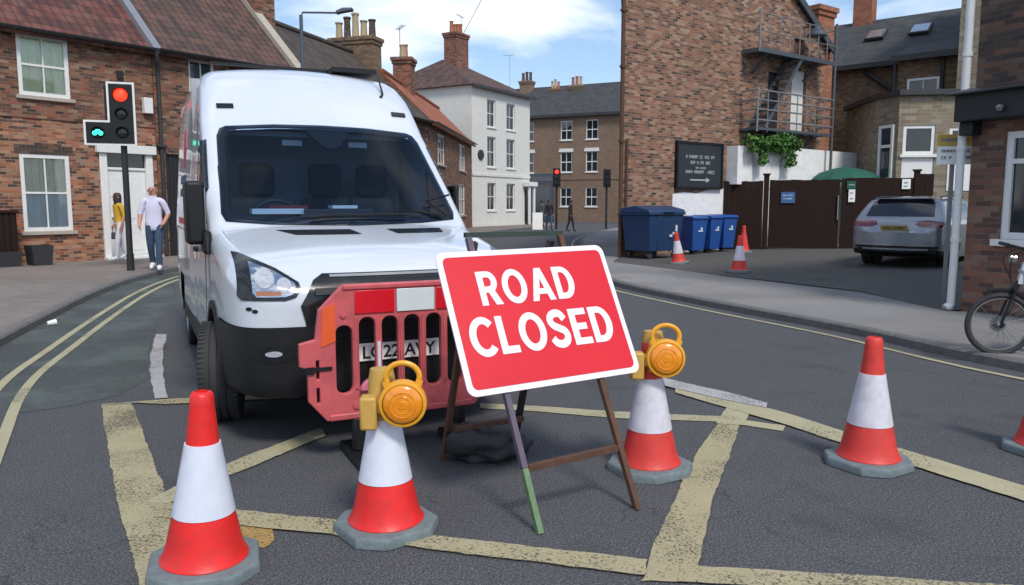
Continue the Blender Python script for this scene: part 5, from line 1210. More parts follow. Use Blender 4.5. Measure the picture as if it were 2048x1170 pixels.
# front details
GR = [(-.44, 1.075), (.44, 1.075), (.50, 1.04), (.585, .90), (.56, .80), (.52, .48), (-.52, .48), (-.56, .80), (-.585, .90), (-.50, 1.04)]
patch(bvh, GR, 'grille', 'black_gloss', van, off=.012, thick=.02)
for k in range(4): z = .96 - k * .1; patch(bvh, [(-.50, z), (.50, z), (.50, z + .028), (-.50, z + .028)], 'grille_bar', 'black_plastic', van, off=.03, thick=.03)
patch(bvh, [(-.40, 1.052), (.40, 1.052), (.40, 1.066), (-.40, 1.066)], 'grille_trim', 'rim_metal', van, off=.017, thick=.01)
for s in (-1, 1):
    HL = [(s * x, z) for x, z in ((.905, 1.20), (.87, 1.195), (.70, 1.115), (.585, 1.035), (.575, .995), (.61, .95), (.67, .932), (.90, .935), (.918, .96))]
    if s > 0: HL = HL[::-1]
    h = patch(bvh, HL, 'headlight', 'black_gloss', van, off=.006, thick=.012, step=.04)
    LN = [(s * x, z) for x, z in ((.84, 1.15), (.71, 1.095), (.61, 1.03), (.602, .995), (.625, .968), (.67, .955), (.82, .955), (.84, .98))]
    if s > 0: LN = LN[::-1]
    patch(bvh, LN, 'reflector', 'chrome', h, off=.010, thick=.004, step=.02)
    for cx, cz, rx in ((.77, 1.055, .052), (.67, 1.015, .040)):
        q = [(s * cx + rx * math.cos(R(a)), cz + rx * math.sin(R(a))) for a in range(0, 360, 24)]; patch(bvh, q, 'lamp_bowl', 'lamp_clear', h, off=.018, thick=.010, step=.03)
    q = [(s * x, z) for x, z in ((.82, .99), (.69, .985), (.69, .962), (.82, .962))]
    patch(bvh, q if s < 0 else q[::-1], 'indicator', 'lamp_amber_part', h, off=.014, thick=.006, step=.04)
    q = [(s * (.74) + .045 * math.cos(R(a)), .62 + .017 * math.sin(R(a))) for a in range(0, 360, 20)]
    f0 = patch(bvh, [(s * .74 + .11 * math.cos(R(a)), .615 + .05 * math.sin(R(a))) for a in range(0, 360, 20)], 'fog_lamp', 'black_gloss', van, off=.018, thick=.02, step=.05); patch(bvh, q, 'lens', 'lamp_clear', f0, off=.026, thick=.01, step=.03)
    # bonnet vents beneath the screen
    q = [(x, z) for x, z in (((-.56, 1.318), (-.46, 1.290), (-.03, 1.292), (-.07, 1.320)) if s < 0 else ((.24, 1.292), (.64, 1.290), (.67, 1.316), (.20, 1.318)))]
    patch(bvh, q, 'bonnet_vent', 'black_gloss', van, off=.004, thick=.006, step=.05)
    q = [(s * x, z) for x, z in ((.80, 2.275), (.67, 2.28), (.67, 2.312), (.80, 2.308))]
    patch(bvh, q if s < 0 else q[::-1], 'marker_lamp', 'black_gloss', van, off=.016, thick=.02, step=.05)
for zx, zz_ in ((-.865, .885), (-.835, .872)): patch(bvh, [(zx + .016 * math.cos(R(a)), zz_ + .012 * math.sin(R(a))) for a in range(0, 360, 45)], 'parking_sensor', 'black_plastic', van, off=.004, thick=.006, step=.05)
# shut lines on bonnet and roof
mb = MB()
def on_front(x, z, off=.0018):
    h = bvh.ray_cast(Vector((x, -3, z)), Vector((0, 1, 0))); return h[0] + h[1] * off
for s in (-1, 1):
    pts = [on_front(s * x, z) for x, z in ((.60, 1.0), (.595, 1.06), (.70, 1.10), (.80, 1.16), (.87, 1.24), (.90, 1.32))]; mb.tube(smooth_path(pts, 4), .0018, 5)
mb.tube(smooth_path([on_front(x * .1, 1.092 - .0 * abs(x)) for x in range(-6, 7)], 3), .0018, 5)
for x in (-.28, .12): mb.tube(smooth_path([on_front(x * k, z) for k, z in ((1, 2.22), (1.05, 2.28), (1.1, 2.35), (1.17, 2.42), (1.25, 2.5), (1.28, 2.55), (1.3, 2.6), (1.35, 2.66))], 2), .002, 5)
mb.build('shut_line', 'shut_grey', van)
mb = MB(); q = on_front(.62, 2.46); mb.tube([q, q + Vector((.03, .03, .04)), q + Vector((.0, .12, .26))], [.016, .010, .004], 8); mb.build('aerial', 'black_plastic', van)
mb = MB(); mb.box(-.75, .7, 3.1, 3.14, 2.775, 2.80); mb.box(.30, .72, 2.8, 3.1, 2.74, 2.785); mb.build('roof_bar', 'black_plastic', van)
# number plate
mb = MB(); mb.box(-.26, .26, -.062, -.05, .545, .655); npl = mb.build('number_plate', 'plate_white', van, bevel=.004)
tm = text_mesh('LG22 AVY', .11, .001, .0018); xs = [v.co.x for v in tm.vertices]; ys = [v.co.y for v in tm.vertices]
tm.transform(Matrix.Diagonal((.47 / (max(xs) - min(xs)), .078 / (max(ys) - min(ys)), 1, 1)) @ Matrix.Translation((-(max(xs) + min(xs)) / 2, -(max(ys) + min(ys)) / 2, 0)))
link_mesh('lettering', tm, 'glyph_black', npl, frame_mtx((0, -.0635, .60), (1, 0, 0), (0, 0, 1)))
for s in (-1, 1):
    ring_patch(bvh, SWo, SWi, 'side_window_frame', 'black_gloss', van, ax='side', off=.006, sign=s)
    patch(bvh, SWo, 'side_window', 'windscreen_glass', van, ax='side', off=.009, thick=.002, sign=s)
    mb = MB(); ya = 1.12 if s < 0 else 1.5; xo = 1.13 if s < 0 else 1.04; mb.box(min(s * 1.003, s * xo), max(s * 1.003, s * xo), ya, ya + .27, 1.22, 1.66); mb.box(min(s * .97, s * 1.03), max(s * .97, s * 1.03), ya - .04, ya + .2, 1.15, 1.32)
    mr = mb.build('wing_mirror', 'black_plastic', van, bevel=.035, seg=3); mb = MB(); mb.box(min(s * 1.0, s * 1.004), max(s * 1.0, s * 1.004), ya + .03, ya + .22, 1.30, 1.61); mb.build('mirror_glass', 'chrome', mr)
    patch(bvh, [(3.95 + .22 * math.cos(R(a)), 2.05 + .22 * math.sin(R(a))) for a in range(0, 360, 60)], 'emblem', 'logo_red', van, ax='side', off=.004, thick=.003, sign=s)
    for zz in (1.75, 1.62): patch(bvh, [(3.6, zz - .04), (4.5, zz - .04), (4.5, zz + .04), (3.6, zz + .04)], 'side_stripe', 'logo_blue', van, ax='side', off=.004, thick=.003, sign=s)
    patch(bvh, [(3.0, 1.30), (4.6, 1.30), (4.6, 1.36), (3.0, 1.36)], 'side_stripe', 'logo_red', van, ax='side', off=.004, thick=.003, sign=s)
    mb = MB()
    for yy in (1.38, 2.28, 3.55): mb.bar((s * 1.009, yy, .5), (s * .985, yy, 1.6), .006, .006)
    mb.bar((s * 1.003, 2.0, 1.25), (s * 1.012, 5.3, 1.25), .008, .008); mb.build('door_gap', 'cloth_grey', van)
    mb = MB(); mb.box(min(s * .98, s * 1.02), max(s * .98, s * 1.02), 1.50, 3.85, .36, .52); mb.build('sill_trim', 'black_plastic', van, bevel=.012)
    mb = MB(); mb.box(min(s * .98, s * 1.03), max(s * .98, s * 1.03), 2.05, 2.2, 1.12, 1.16); mb.build('door_handle', 'black_plastic', van, bevel=.01)

# ------------------------------------------------------------------ red pedestrian barrier in front of the van
def VW(x, y, z=0): return VF + Vector((math.cos(VR), math.sin(VR), 0)) * x + Vector((-math.sin(VR), math.cos(VR), 0)) * y + Vector((0, 0, z))
br = thing('pedestrian_barrier', 'faded red plastic barrier with reflective panels in front of the van', 'barrier', VW(-.60, -.24), VR)
BW, Z0, Z1 = 1.10, .26, 1.03
outer = [(.10, Z0 - .0), (BW - .08, Z0 + .0), (BW - .02, Z0 + .08), (BW, Z1 - .2), (BW - .14, Z1), (.20, Z1), (.07, Z1 - .13), (.045, Z1 - .30), (-.045, Z1 - .32), (-.045, Z1 - .44), (.0, Z1 - .46), (.0, Z0 + .12)]
slots = []
for i in range(7):
    x = .150 + i * .137; zt = Z1 - .178 - (.04 if i == 0 else 0); slots.append(rrect(x, x + .110, Z0 + .140, zt, .050))
slots += [rrect(.035, .065, Z0 + .24, Z0 + .36, .008), rrect(.035, .065, Z0 + .10, Z0 + .2, .008), rrect(.10, .135, Z1 - .17, Z1 - .13, .01)]
link_mesh('panel', curve_mesh([outer] + slots, .030, .006), 'barrier_red', br, frame_mtx((0, 0, 0), (1, 0, 0), (0, 0, 1)))
mb = MB(); mb.box(.20, BW - .14, -.03, .03, Z1 - .02, Z1 + .012); mb.build('top_rail', 'barrier_red', br, bevel=.008)
mb = MB(); mb.box(.11, BW - .1, -.032, .032, Z0 - .008, Z0 + .03); mb.build('bottom_rail', 'barrier_red', br, bevel=.008)
for x0, m in ((.27, 'reflect_red'), (.52, 'reflect_white'), (.77, 'reflect_red')):
    mb = MB(); mb.box(x0, x0 + .235, -.030, -.024, Z1 - .160, Z1 - .025); mb.build('reflective_panel', m, br, bevel=.003)
mb = MB(); mb.prism([(.085, -.026, Z1 - .12), (.155, -.026, Z1 - .09), (.155, -.026, Z1 - .31), (.07, -.026, Z1 - .34)], (0, .006, 0)); mb.build('reflective_tab', 'reflect_orange', br)
for i in range(6):
    mb = MB(); x = .2535 + i * .137; mb.tube([(x + .02, -.02, Z0 + .17), (x + .02, -.02, Z1 - (.185 if i != 1 else .33))], .0115, 8); mb.build('upright', 'sleeve_white' if i == 1 else 'barrier_red', br)
mb = MB(); mb.lathe([(0, -.034), (.024, -.032), (.026, -.018)], 16, (.27, 0, Z0 + .075), (0, 1, 0)); mb.lathe([(0, -.034), (.018, -.032), (.02, -.018)], 16, (.20, 0, Z1 - .16), (0, 1, 0)); mb.build('boss', 'barrier_red', br)
mb = MB(); mb.prism([(.31 + .085 * math.cos(R(a)) + .06, -.07, Z0 + .16 + .075 * math.sin(R(a))) for a in range(0, 181, 20)], (0, .04, 0)); mb.build('clip', 'pink_plastic', br, bevel=.008)
for x in (.28, .92):
    mb = MB(); mb.box(x - .035, x + .035, -.03, .03, .05, Z0); mb.box(x - .06, x + .06, -.28, .24, 0, .055); mb.build('foot', 'black_plastic', br, bevel=.015)
mb = MB(); mb.box(-.02, .03, -.034, .034, Z1 - .49, Z1 - .45); mb.box(.03, .13, -.03, .03, Z1 - .475, Z1 - .455); mb.build('hook', 'black_plastic', br)
mb = MB(); mb.box(.40, .47, -.05, -.02, Z0 - .04, Z0 + .12); mb.build('tag_plate', 'amber_dull', br, bevel=.008)

# ------------------------------------------------------------------ silver estate car in the yard
cp_ = AT(1790, 470, 15.9); CA = R(-43)
car = thing('estate_car', 'silver estate car parked in the yard with its rear towards the street', 'car', (cp_.x, cp_.y, zyard(cp_.x, cp_.y)), CA)
ct = smooth_tab([(0, .86, .66, .34, .07, .02), (.03, .90, .78, .31, .08, .03), (.08, .95, .85, .29, .09, .03), (.16, 1.02, .88, .28, .09, .03), (.30, 1.18, .895, .27, .09, .035), (.50, 1.39, .90, .25, .09, .04), (.60, 1.45, .90, .22, .1, .045), (.9, 1.475, .90, .2, .1, .05), (1.8, 1.50, .90, .2, .1, .05), (2.6, 1.455, .90, .2, .1, .05), (2.95, 1.30, .9, .2, .1, .05), (3.45, 1.0, .9, .2, .1, .04), (3.6, .97, .9, .2, .1, .04), (4.2, .88, .86, .2, .1, .05), (4.45, .75, .74, .22, .1, .04), (4.52, .66, .62, .26, .08, .02)], 4)
CT = lambda z: 1 - .29 * max(0, z - .92) ** 1.1 / .55 - .03 * max(0, .55 - z)
V2, F2, K2 = loft(ct, CT, .60, nlow=6, nside=16, bow=.09, tuck=.05)
ce2 = [sum((V2[i] for i in f), Vector()) / 4 for f in F2]; bv2 = BVHTree.FromPolygons(V2, F2)
CW = .325
def arch2(c): return any((c.y - a) ** 2 + (c.z - .33) ** 2 < .37 ** 2 for a in (.98, 3.62)) and abs(c.x) > .5
low2 = [c.y < .5 and c.z < .40 for c in ce2]
sub_mesh(V2, F2, [not arch2(c) and not l for c, l in zip(ce2, low2)], 'body', 'car_silver', car); sub_mesh(V2, F2, low2, 'rear_valance', 'black_plastic', car, grow=.004)
patch(bv2, [(-.66, 1.06), (.66, 1.06), (.60, 1.36), (.5, 1.40), (-.5, 1.40), (-.60, 1.36)], 'rear_window', 'glass_dark', car, off=.004, thick=.006)
mb = MB(); mb.box(-.56, .56, .44, .62, 1.425, 1.445); mb.build('spoiler', 'car_silver', car, bevel=.008)
for s in (-1, 1):
    q = [(s * x, z) for x, z in ((.84, .955), (.60, .985), (.42, .97), (.36, .90), (.45, .855), (.84, .85))]
    patch(bv2, q if s < 0 else q[::-1], 'tail_light', 'tail_red', car, off=.008, thick=.012, step=.06)
    patch(bv2, [(.05, .85), (.34, .86), (.36, .95), (.1, .96)], 'tail_light', 'tail_red', car, ax='side', off=.008, thick=.012, sign=s)
    for q in ([(.72, 1.02), (1.3, 1.0), (1.3, 1.36), (.86, 1.36)], [(1.36, 1.0), (2.12, .98), (2.12, 1.39), (1.36, 1.38)], [(2.18, .98), (3.05, .97), (2.62, 1.34), (2.18, 1.39)]): patch(bv2, q, 'side_window', 'glass_dark', car, ax='side', off=.004, thick=.006, sign=s)
    mb = MB(); mb.tube(smooth_path([(s * .63, .75, 1.43), (s * .64, .85, 1.475), (s * .64, 2.3, 1.485), (s * .63, 2.45, 1.44)], 4), .014, 6); mb.build('roof_rail', 'black_plastic', car)
    for a in (.98, 3.62): wheel(car, (s * .79, a, CW), CW, .2, 'rim_metal')
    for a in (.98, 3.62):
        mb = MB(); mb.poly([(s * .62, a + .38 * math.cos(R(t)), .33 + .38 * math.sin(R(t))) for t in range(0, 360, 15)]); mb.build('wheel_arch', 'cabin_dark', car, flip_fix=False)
mb = MB(); mb.box(-.26, .26, -.10, -.085, .775, .885); pl_ = mb.build('number_plate', 'plate_yellow', car); mb = MB(); glyph_row(mb, -.2, .2, .80, .05, random.Random(3), y=-.104); mb.build('lettering', 'glyph_black', pl_)
patch(bv2, [(-.72, .47), (.72, .47), (.72, .485), (-.72, .485)], 'bumper_trim', 'chrome', car, off=.006, thick=.008)
patch(bv2, [(-.80, .415), (.80, .415), (.80, .465), (-.80, .465)], 'bumper_trim', 'black_plastic', car, off=.004, thick=.008)
mb = MB(); mb.tube([(0, 2.3 - 1.5, 1.49), (0, .72, 1.56)], .008, 6); mb.box(-.75, .75, .6, 4.0, .2, .4); mb.build('underbody', 'black_plastic', car)

# ------------------------------------------------------------------ electric bicycle leaning by the kerb
bp = G(1994, 706, .1)
bk_ = thing('bicycle', 'silver framed electric bicycle on its stand beside the corner shop', 'bicycle', bp, R(-12))
def bwheel(x, r=.275):
    mb = MB(); mb.tube([(x + r * math.cos(R(a)), 0, r + .0 + r * math.sin(R(a))) for a in range(0, 360, 9)], .024, 8, closed=True); o = mb.build('wheel', 'rubber', bk_)
    mb = MB(); mb.tube([(x + (r - .03) * math.cos(R(a)), 0, r + (r - .03) * math.sin(R(a))) for a in range(0, 360, 12)], .009, 6, closed=True); mb.lathe([(.03, -.05), (.04, -.02), (.04, .02), (.03, .05)], 12, (x, 0, r), (0, 1, 0))
    for k in range(24): a = R(k * 15); mb.tube([(x + .03 * math.cos(a + .4), .02 * (-1) ** k, r + .03 * math.sin(a + .4)), (x + (r - .035) * math.cos(a), 0, r + (r - .035) * math.sin(a))], .0018, 4)
    mb.lathe([(.02, .03), (.075, .03), (.075, .033), (.02, .034)], 20, (x, 0, r), (0, 1, 0)); mb.build('rim', 'rim_metal', o)
bwheel(0); bwheel(.98)
hx, hz = .20, .82
mb = MB()
for s in (-.045, .045): mb.tube([(0, s, .29), (.06, s, .48), (.115, s, .62)], .014, 8)
mb.tube([(.10, -.06, .61), (.10, .06, .61)], .018, 8); mb.tube([(.115, 0, .62), (.165, 0, .74)], .024, 8); mb.build('fork', 'black_plastic', bk_)
mb = MB(); mb.tube([(.145, 0, .66), (.185, 0, .86)], .030, 12); mb.tube(smooth_path([(.17, 0, .80), (.24, 0, .60), (.36, 0, .40), (.50, 0, .30)], 5), .043, 12); mb.build('frame', 'bike_silver', bk_)
mb = MB(); mb.tube([(.50, 0, .30), (.60, 0, .62), (.62, 0, .78)], .024, 10); mb.tube([(.5, .05, .3), (.98, .06, .29)], .012, 6); mb.tube([(.5, -.05, .3), (.98, -.06, .29)], .012, 6); mb.tube([(.60, .03, .6), (.98, .06, .29)], .010, 6); mb.tube([(.60, -.03, .6), (.98, -.06, .29)], .010, 6); mb.build('rear_frame', 'black_plastic', bk_)
mb = MB(); mb.obox((.44, 0, .52), (.03, 0, .09), (0, .045, 0), (.1, 0, -.03)); mb.build('battery', 'black_plastic', bk_, bevel=.01)
mb = MB(); mb.lathe([(0, -.02), (.09, -.02), (.1, 0), (.09, .02), (0, .02)], 20, (.5, -.06, .3), (0, 1, 0)); mb.box(.49, .51, -.14, -.07, .14, .3); mb.box(.44, .56, -.18, -.1, .13, .15); mb.build('crank', 'black_plastic', bk_)
mb = MB(); mb.tube([(.185, 0, .86), (.20, 0, .98)], .018, 8); mb.tube(smooth_path([(.10, -.31, 1.02), (.16, -.2, 1.0), (.20, -.05, .98), (.20, .05, .98), (.16, .2, 1.0), (.10, .31, 1.02)], 4), .013, 8); mb.build('handlebar', 'black_plastic', bk_)
for s in (-1, 1): mb = MB(); mb.tube([(.13, s * .26, 1.01), (.085, s * .35, 1.025)], .018, 8); mb.tube([(.14, s * .22, 1.0), (.08, s * .29, .985)], .006, 5); mb.build('grip', 'rubber', bk_)
mb = MB(); mb.lathe([(0, -.06), (.035, -.05), (.035, 0), (.02, .02)], 14, (.10, 0, .90), (1, 0, 0)); mb.build('lamp', 'chrome', bk_)
mb = MB(); mb.tube(smooth_path([(.17, -.1, 1.0), (.05, -.08, .92), (.05, -.03, .75), (.1, -.04, .5), (.02, -.04, .33)], 4), .005, 5); mb.tube(smooth_path([(.17, .1, 1.0), (.03, .1, .9), (.08, .03, .7)], 4), .005, 5); mb.build('cable', 'black_plastic', bk_)
mb = MB(); mb.prism([(.50, -.05, .80), (.74, -.09, .82), (.78, 0, .82), (.74, .09, .82), (.50, .05, .80)], (0, 0, .05)); mb.build('saddle', 'black_plastic', bk_, bevel=.015)
mb = MB(); mb.tube([(.30, -.05, .30), (.24, -.24, -.09)], .011, 6); mb.tube([(.24, -.24, -.09), (.21, -.26, -.092)], .013, 6); mb.build('kickstand', 'black_plastic', bk_)
mb = MB(); mb.tube([(.98 + .31 * math.cos(R(a)), 0, .29 + .31 * math.sin(R(a))) for a in range(20, 190, 12)], .02, 6); mb.tube([(.31 * math.cos(R(a)), 0, .29 + .31 * math.sin(R(a))) for a in range(30, 130, 10)], .018, 6); mb.build('mudguard', 'black_plastic', bk_)
# ------------------------------------------------------------------ people
def person(label, loc, rz, J, B, hair=None, group=None, hands=True, fine=True, scale=1.0):
    """One continuous skinned body; J joint -> (pos, radius), B bones (a, b, material)."""
    o = thing('person', label, 'person', loc, rz, group); o.scale = (scale,) * 3
    names = list(J); ix = {n: i for i, n in enumerate(names)}
    me = bpy.data.meshes.new('body'); me.from_pydata([J[n][0] for n in names], [(ix[a], ix[b]) for a, b, _ in B], [])
    ob = bpy.data.objects.new('body', me); COL.objects.link(ob)
    ob.modifiers.new('skin', 'SKIN'); sv = me.skin_vertices[0].data
    for n in names:
        r = J[n][1]; sv[ix[n]].radius = r if isinstance(r, tuple) else (r, r); sv[ix[n]].use_root = (n == names[0])
    s = ob.modifiers.new('sub', 'SUBSURF'); s.levels = 2
    dg = bpy.context.evaluated_depsgraph_get(); dg.update()
    m2 = bpy.data.meshes.new_from_object(ob.evaluated_get(dg)); bpy.data.objects.remove(ob)
    mats = []; segs = []
    for a, b, m in B:
        if m not in mats: mats.append(m)
        segs.append((Vector(J[a][0]), Vector(J[b][0]), mats.index(m), (J[a][1] if not isinstance(J[a][1], tuple) else max(J[a][1]), J[b][1] if not isinstance(J[b][1], tuple) else max(J[b][1]))))
    mb = MB(); mb.v = [tuple(v.co) for v in m2.vertices]
    for p in m2.polygons:
        c = p.center; best = (9e9, 0)
        for a, b, m, rr_ in segs:
            d = b - a; t = max(0, min(1, (c - a).dot(d) / max(d.length_squared, 1e-9))); q = (c - (a + d * t)).length / (rr_[0] + (rr_[1] - rr_[0]) * t)
            if q < best[0]: best = (q, m)
        mb.f.append(tuple(p.vertices)); mb.m.append(best[1])
    hd = Vector(J['head'][0]); fwd = (Vector(J['face'][0]) - hd).normalized() if 'face' in J else Vector((0, -1, 0)); sd = fwd.cross(Vector((0, 0, 1))).normalized()
    sk = mats.index('skin') if 'skin' in mats else 0
    if fine:
        if 'glyph_black' not in mats: mats.append('glyph_black')
        bk0 = mats.index('glyph_black')
        mb.lathe([(0, .03), (.012, .018), (.017, 0), (.012, -.01)], 8, hd + fwd * .104 + Vector((0, 0, .0)), fwd, sk)
        for s in (-1, 1):
            mb.lathe([(0, .012), (.010, .008), (.012, 0)], 8, hd + fwd * .092 + sd * s * .034 + Vector((0, 0, .03)), fwd, bk0)
            mb.lathe([(0, .018), (.02, .012), (.026, 0)], 8, hd + sd * s * .083, sd * s, sk)
        mb.bar(hd + fwd * .100 + sd * .024 + Vector((0, 0, -.045)), hd + fwd * .100 - sd * .024 + Vector((0, 0, -.045)), .008, .006, bk0)
    if hands:
        for h, g in (('wr_l', 'hand_l'), ('wr_r', 'hand_r')):
            w, p = Vector(J[h][0]), Vector(J[g][0]); d = (p - w).normalized(); x = d.cross(Vector((0, 1, 0))); x = (x if x.length > .2 else d.cross(Vector((1, 0, 0)))).normalized(); y = d.cross(x)
            for k in range(4):
                L = (.072, .082, .077, .060)[k]; st = p + y * (-.027 + .018 * k); mb.tube([st, st + d * L * .5 + x * .006, st + d * L * .85 + x * .022], [.0095, .0085, .007], 6, sk)
            st = w + d * .035 + y * -.03; mb.tube([st, st + d * .03 - y * .022, st + d * .058 - y * .026], [.011, .010, .008], 6, sk)
    mb.build('body', mats, o, angle=70, flip_fix=True)
    if hair:
        h = MB(); up = Vector((0, 0, 1)); h.lathe([(.088, .052), (.099, .03), (.097, -.03), (.085, -.055)] if hair[1] < .25 else [(.02, .122), (.06, .112), (.088, .08), (.098, .03), (.096, -.02 if hair[1] < .5 else -.10), (.085, -.05 if hair[1] < .5 else -.2)], 16, hd - fwd * .018, up); h.build('hair', hair[0], o)
    return o
def joints(walk=.0, arms='down', sh=.185, waist=.13, chest=.15, wide=1.0, skirt=False, turn=0.0):
    J = {'pelvis': ((0, 0, .95), (.145 * wide, .11)), 'belly': ((0, 0, 1.10), (waist * wide, .105)), 'chest': ((0, -.01, 1.30), (chest * wide, .115)), 'collar': ((0, 0, 1.44), (.10, .075)), 'neck': ((0, -.005, 1.51), .052), 'head': ((0, -.02, 1.63), (.086, .100)), 'crown': ((0, -.012, 1.715), (.074, .086))}
    for s, n in ((1, 'l'), (-1, 'r')):
        J['sh_' + n] = ((s * sh, 0, 1.405), .066); J['hip_' + n] = ((s * .085, 0, .89), .096)
        J['el_' + n] = ((s * (sh + .06), .03, 1.13), .046); J['wr_' + n] = ((s * (sh + .05), -.05, .90), .031); J['hand_' + n] = ((s * (sh + .045), -.075, .83), (.020, .034))
        y = -walk * s
        J['knee_' + n] = ((s * .09, y * .55 - .03, .50), .064); J['ank_' + n] = ((s * .088, y + (.05 if y > 0 else 0), .09 + (.05 if y > 0 else 0)), .046); J['toe_' + n] = ((s * .10, y - .15, .045 + (.0 if y > 0 else 0)), (.042, .034))
    return J
def bones(top, legs, shoe, sleeve='skin', low=None):
    B = [('pelvis', 'belly', top), ('belly', 'chest', top), ('chest', 'collar', top), ('collar', 'neck', 'skin'), ('neck', 'head', 'skin'), ('head', 'crown', 'skin')]
    for n in 'lr': B += [('collar', 'sh_' + n, top), ('sh_' + n, 'el_' + n, top), ('el_' + n, 'wr_' + n, sleeve), ('wr_' + n, 'hand_' + n, 'skin'), ('pelvis', 'hip_' + n, legs), ('hip_' + n, 'knee_' + n, legs), ('knee_' + n, 'ank_' + n, legs), ('ank_' + n, 'toe_' + n, shoe)]
    return B
J = joints(.12, sh=.172, waist=.16, chest=.175, wide=1.05)
J['neck'] = ((0, -.005, 1.50), .062)
for n_ in 'lr':
    J['sh_' + n_] = ((.172 if n_ == 'l' else -.172, 0, 1.425), .075); k_ = J['knee_' + n_]; J['knee_' + n_] = (k_[0], .078); k_ = J['ank_' + n_]; J['ank_' + n_] = (k_[0], .060); k_ = J['hip_' + n_]; J['hip_' + n_] = (k_[0], .108)
J['el_l'] = ((.275, .05, 1.16), .055); J['wr_l'] = ((.20, -.09, .97), .034); J['hand_l'] = ((.17, -.12, .93), (.022, .036))
J['el_r'] = ((-.25, -.0, 1.15), .055); J['wr_r'] = ((-.25, -.14, .95), .034); J['hand_r'] = ((-.24, -.19, .89), (.022, .036))
p = G(313, 541, .1)
person('balding man in pale lilac T-shirt, jeans and white trainers walking past the traffic light', (p.x, p.y, .1), R(14), J, bones('shirt_lilac', 'jeans', 'shoe_white'), None, scale=1.03)
J = joints(.15, sh=.165, waist=.115, chest=.13, wide=.95)
J['el_r'] = ((-.25, .10, 1.16), .042); J['wr_r'] = ((-.27, .02, .95), .028); J['hand_r'] = ((-.27, -.02, .88), (.018, .03))
p = G(242, 521, .1)
wm = person('woman in mustard top and loose white trousers passing behind the traffic light pole', (p.x, p.y, .1), R(-35), J, bones('top_mustard', 'trouser_white', 'shoe_white'), ('hair_dark', .8), scale=.96)
b = thing('handbag', 'small dark handbag in the hand of the woman in mustard', 'bag', wm.matrix_basis @ Vector((-.27, -.03, .55)), R(-60))
mb = MB(); mb.prism([(-.12, -.04, 0), (.12, -.04, 0), (.10, -.03, .17), (-.10, -.03, .17)], (0, .08, 0)); mb.build('bag_body', 'bag_dark', b, bevel=.015); mb = MB(); mb.tube(smooth_path([(-.07, 0, .165), (-.05, 0, .28), (0, 0, .32), (.05, 0, .28), (.07, 0, .165)], 4), .008, 6); mb.build('strap', 'bag_dark', b)
for px, Y, rz, top, leg, lab in ((1098, 44, 20, 'cloth_black', 'jeans', 'distant pedestrian in black by the dark shopfront'), (1083, 47, -60, 'cloth_grey', 'cloth_black', 'distant pedestrian in grey at the cream corner'), (1141, 42, 70, 'cloth_black', 'cloth_black', 'distant pedestrian in dark clothes crossing the street end')):
    q = AT(px, 440, Y); person(lab, (q.x, q.y, 0), R(rz), joints(.16), bones(top, leg, 'cloth_black', top), ('hair_dark', .3), 'pedestrians at the far end of the street', hands=False, fine=False)
p = AT(1075, 440, 46); o = thing('pavement_board', 'white folding board standing outside the distant dark shopfront', 'sign', (p.x, p.y, 0))
mb = MB(); mb.prism([(-.3, -.25, 0), (-.3, -.22, 0), (-.3, .02, 1.0), (-.3, 0, 1.0)], (.6, 0, 0)); mb.prism([(-.3, .25, 0), (-.3, .22, 0), (-.3, .0, .98), (-.3, .02, 1.0)], (.6, 0, 0)); mb.build('board', 'white_paint', o)
p = G(95, 652); o = thing('paper_cup', 'crumpled white paper cup lying against the kerb', 'litter', (p.x, p.y, .03), .5)
mb = MB(); mb.lathe([(0, 0), (.028, 0), (.04, .1), (.036, .1), (.025, .005)], 12, (0, 0, 0), (1, .3, .1)); mb.build('cup', 'paper_white', o)

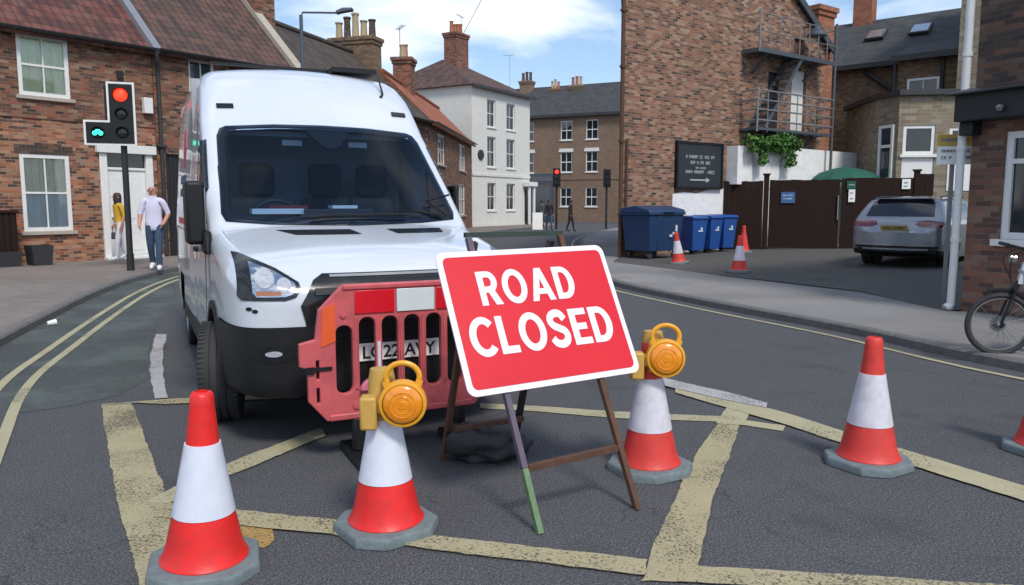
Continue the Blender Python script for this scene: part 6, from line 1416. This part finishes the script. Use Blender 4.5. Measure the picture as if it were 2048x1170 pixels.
# ------------------------------------------------------------------ sky and light
SUN_EL, SUN_AZ = 50, 154   # azimuth measured from +Y clockwise: behind the camera, a little to its side
w = bpy.data.worlds.new('World'); SC.world = w; w.use_nodes = True; nt = w.node_tree; nt.nodes.clear()
def N(t, **k):
    o = nt.nodes.new(t)
    for a, b in k.items(): setattr(o, a, b)
    return o
out = N('ShaderNodeOutputWorld'); bg = N('ShaderNodeBackground'); sky = N('ShaderNodeTexSky', sky_type='NISHITA', sun_disc=False, sun_elevation=R(SUN_EL), sun_rotation=R(SUN_AZ), air_density=1.0, dust_density=.6, ozone_density=1.5)
tc = N('ShaderNodeTexCoord'); mp = N('ShaderNodeMapping'); mp.inputs['Scale'].default_value = (1, 1, 2.6); mp.inputs['Location'].default_value = (.35, .2, .1)
nz = N('ShaderNodeTexNoise'); nz.inputs['Scale'].default_value = 3.4; nz.inputs['Detail'].default_value = 9; nz.inputs['Roughness'].default_value = .52; nz.inputs['Distortion'].default_value = .3
cr = N('ShaderNodeValToRGB'); cr.color_ramp.elements[0].position = .47; cr.color_ramp.elements[1].position = .68
L = nt.links.new
L(tc.outputs['Generated'], mp.inputs[0]); L(mp.outputs[0], nz.inputs['Vector']); L(nz.outputs[0], cr.inputs[0])
mx = N('ShaderNodeMix', data_type='RGBA'); mx.inputs[7].default_value = (11.5, 11.9, 12.4, 1)
lift = N('ShaderNodeMix', data_type='RGBA', blend_type='ADD'); lift.inputs[0].default_value = 1; lift.inputs[7].default_value = (1.1, 1.7, 2.7, 1)
L(sky.outputs[0], lift.inputs[6]); L(lift.outputs[2], mx.inputs[6]); L(cr.outputs[0], mx.inputs[0]); L(mx.outputs[2], bg.inputs[0]); bg.inputs[1].default_value = .078; L(bg.outputs[0], out.inputs[0])
sd = bpy.data.lights.new('sun', 'SUN'); sd.energy = 1.9; sd.angle = R(12); sd.color = (1, .94, .85); so = bpy.data.objects.new('sun', sd); COL.objects.link(so)
az = R(SUN_AZ); el = R(SUN_EL); dv = Vector((math.sin(az) * math.cos(el), math.cos(az) * math.cos(el), math.sin(el)))
so.rotation_euler = dv.to_track_quat('Z', 'Y').to_euler(); so.location = dv * 50
SC.view_settings.view_transform = 'Standard'; SC.view_settings.look = 'None'; SC.view_settings.gamma = 1; SC.view_settings.exposure = .55
SC.cycles.use_denoising = True; SC.cycles.max_bounces = 8; SC.cycles.transparent_max_bounces = 12
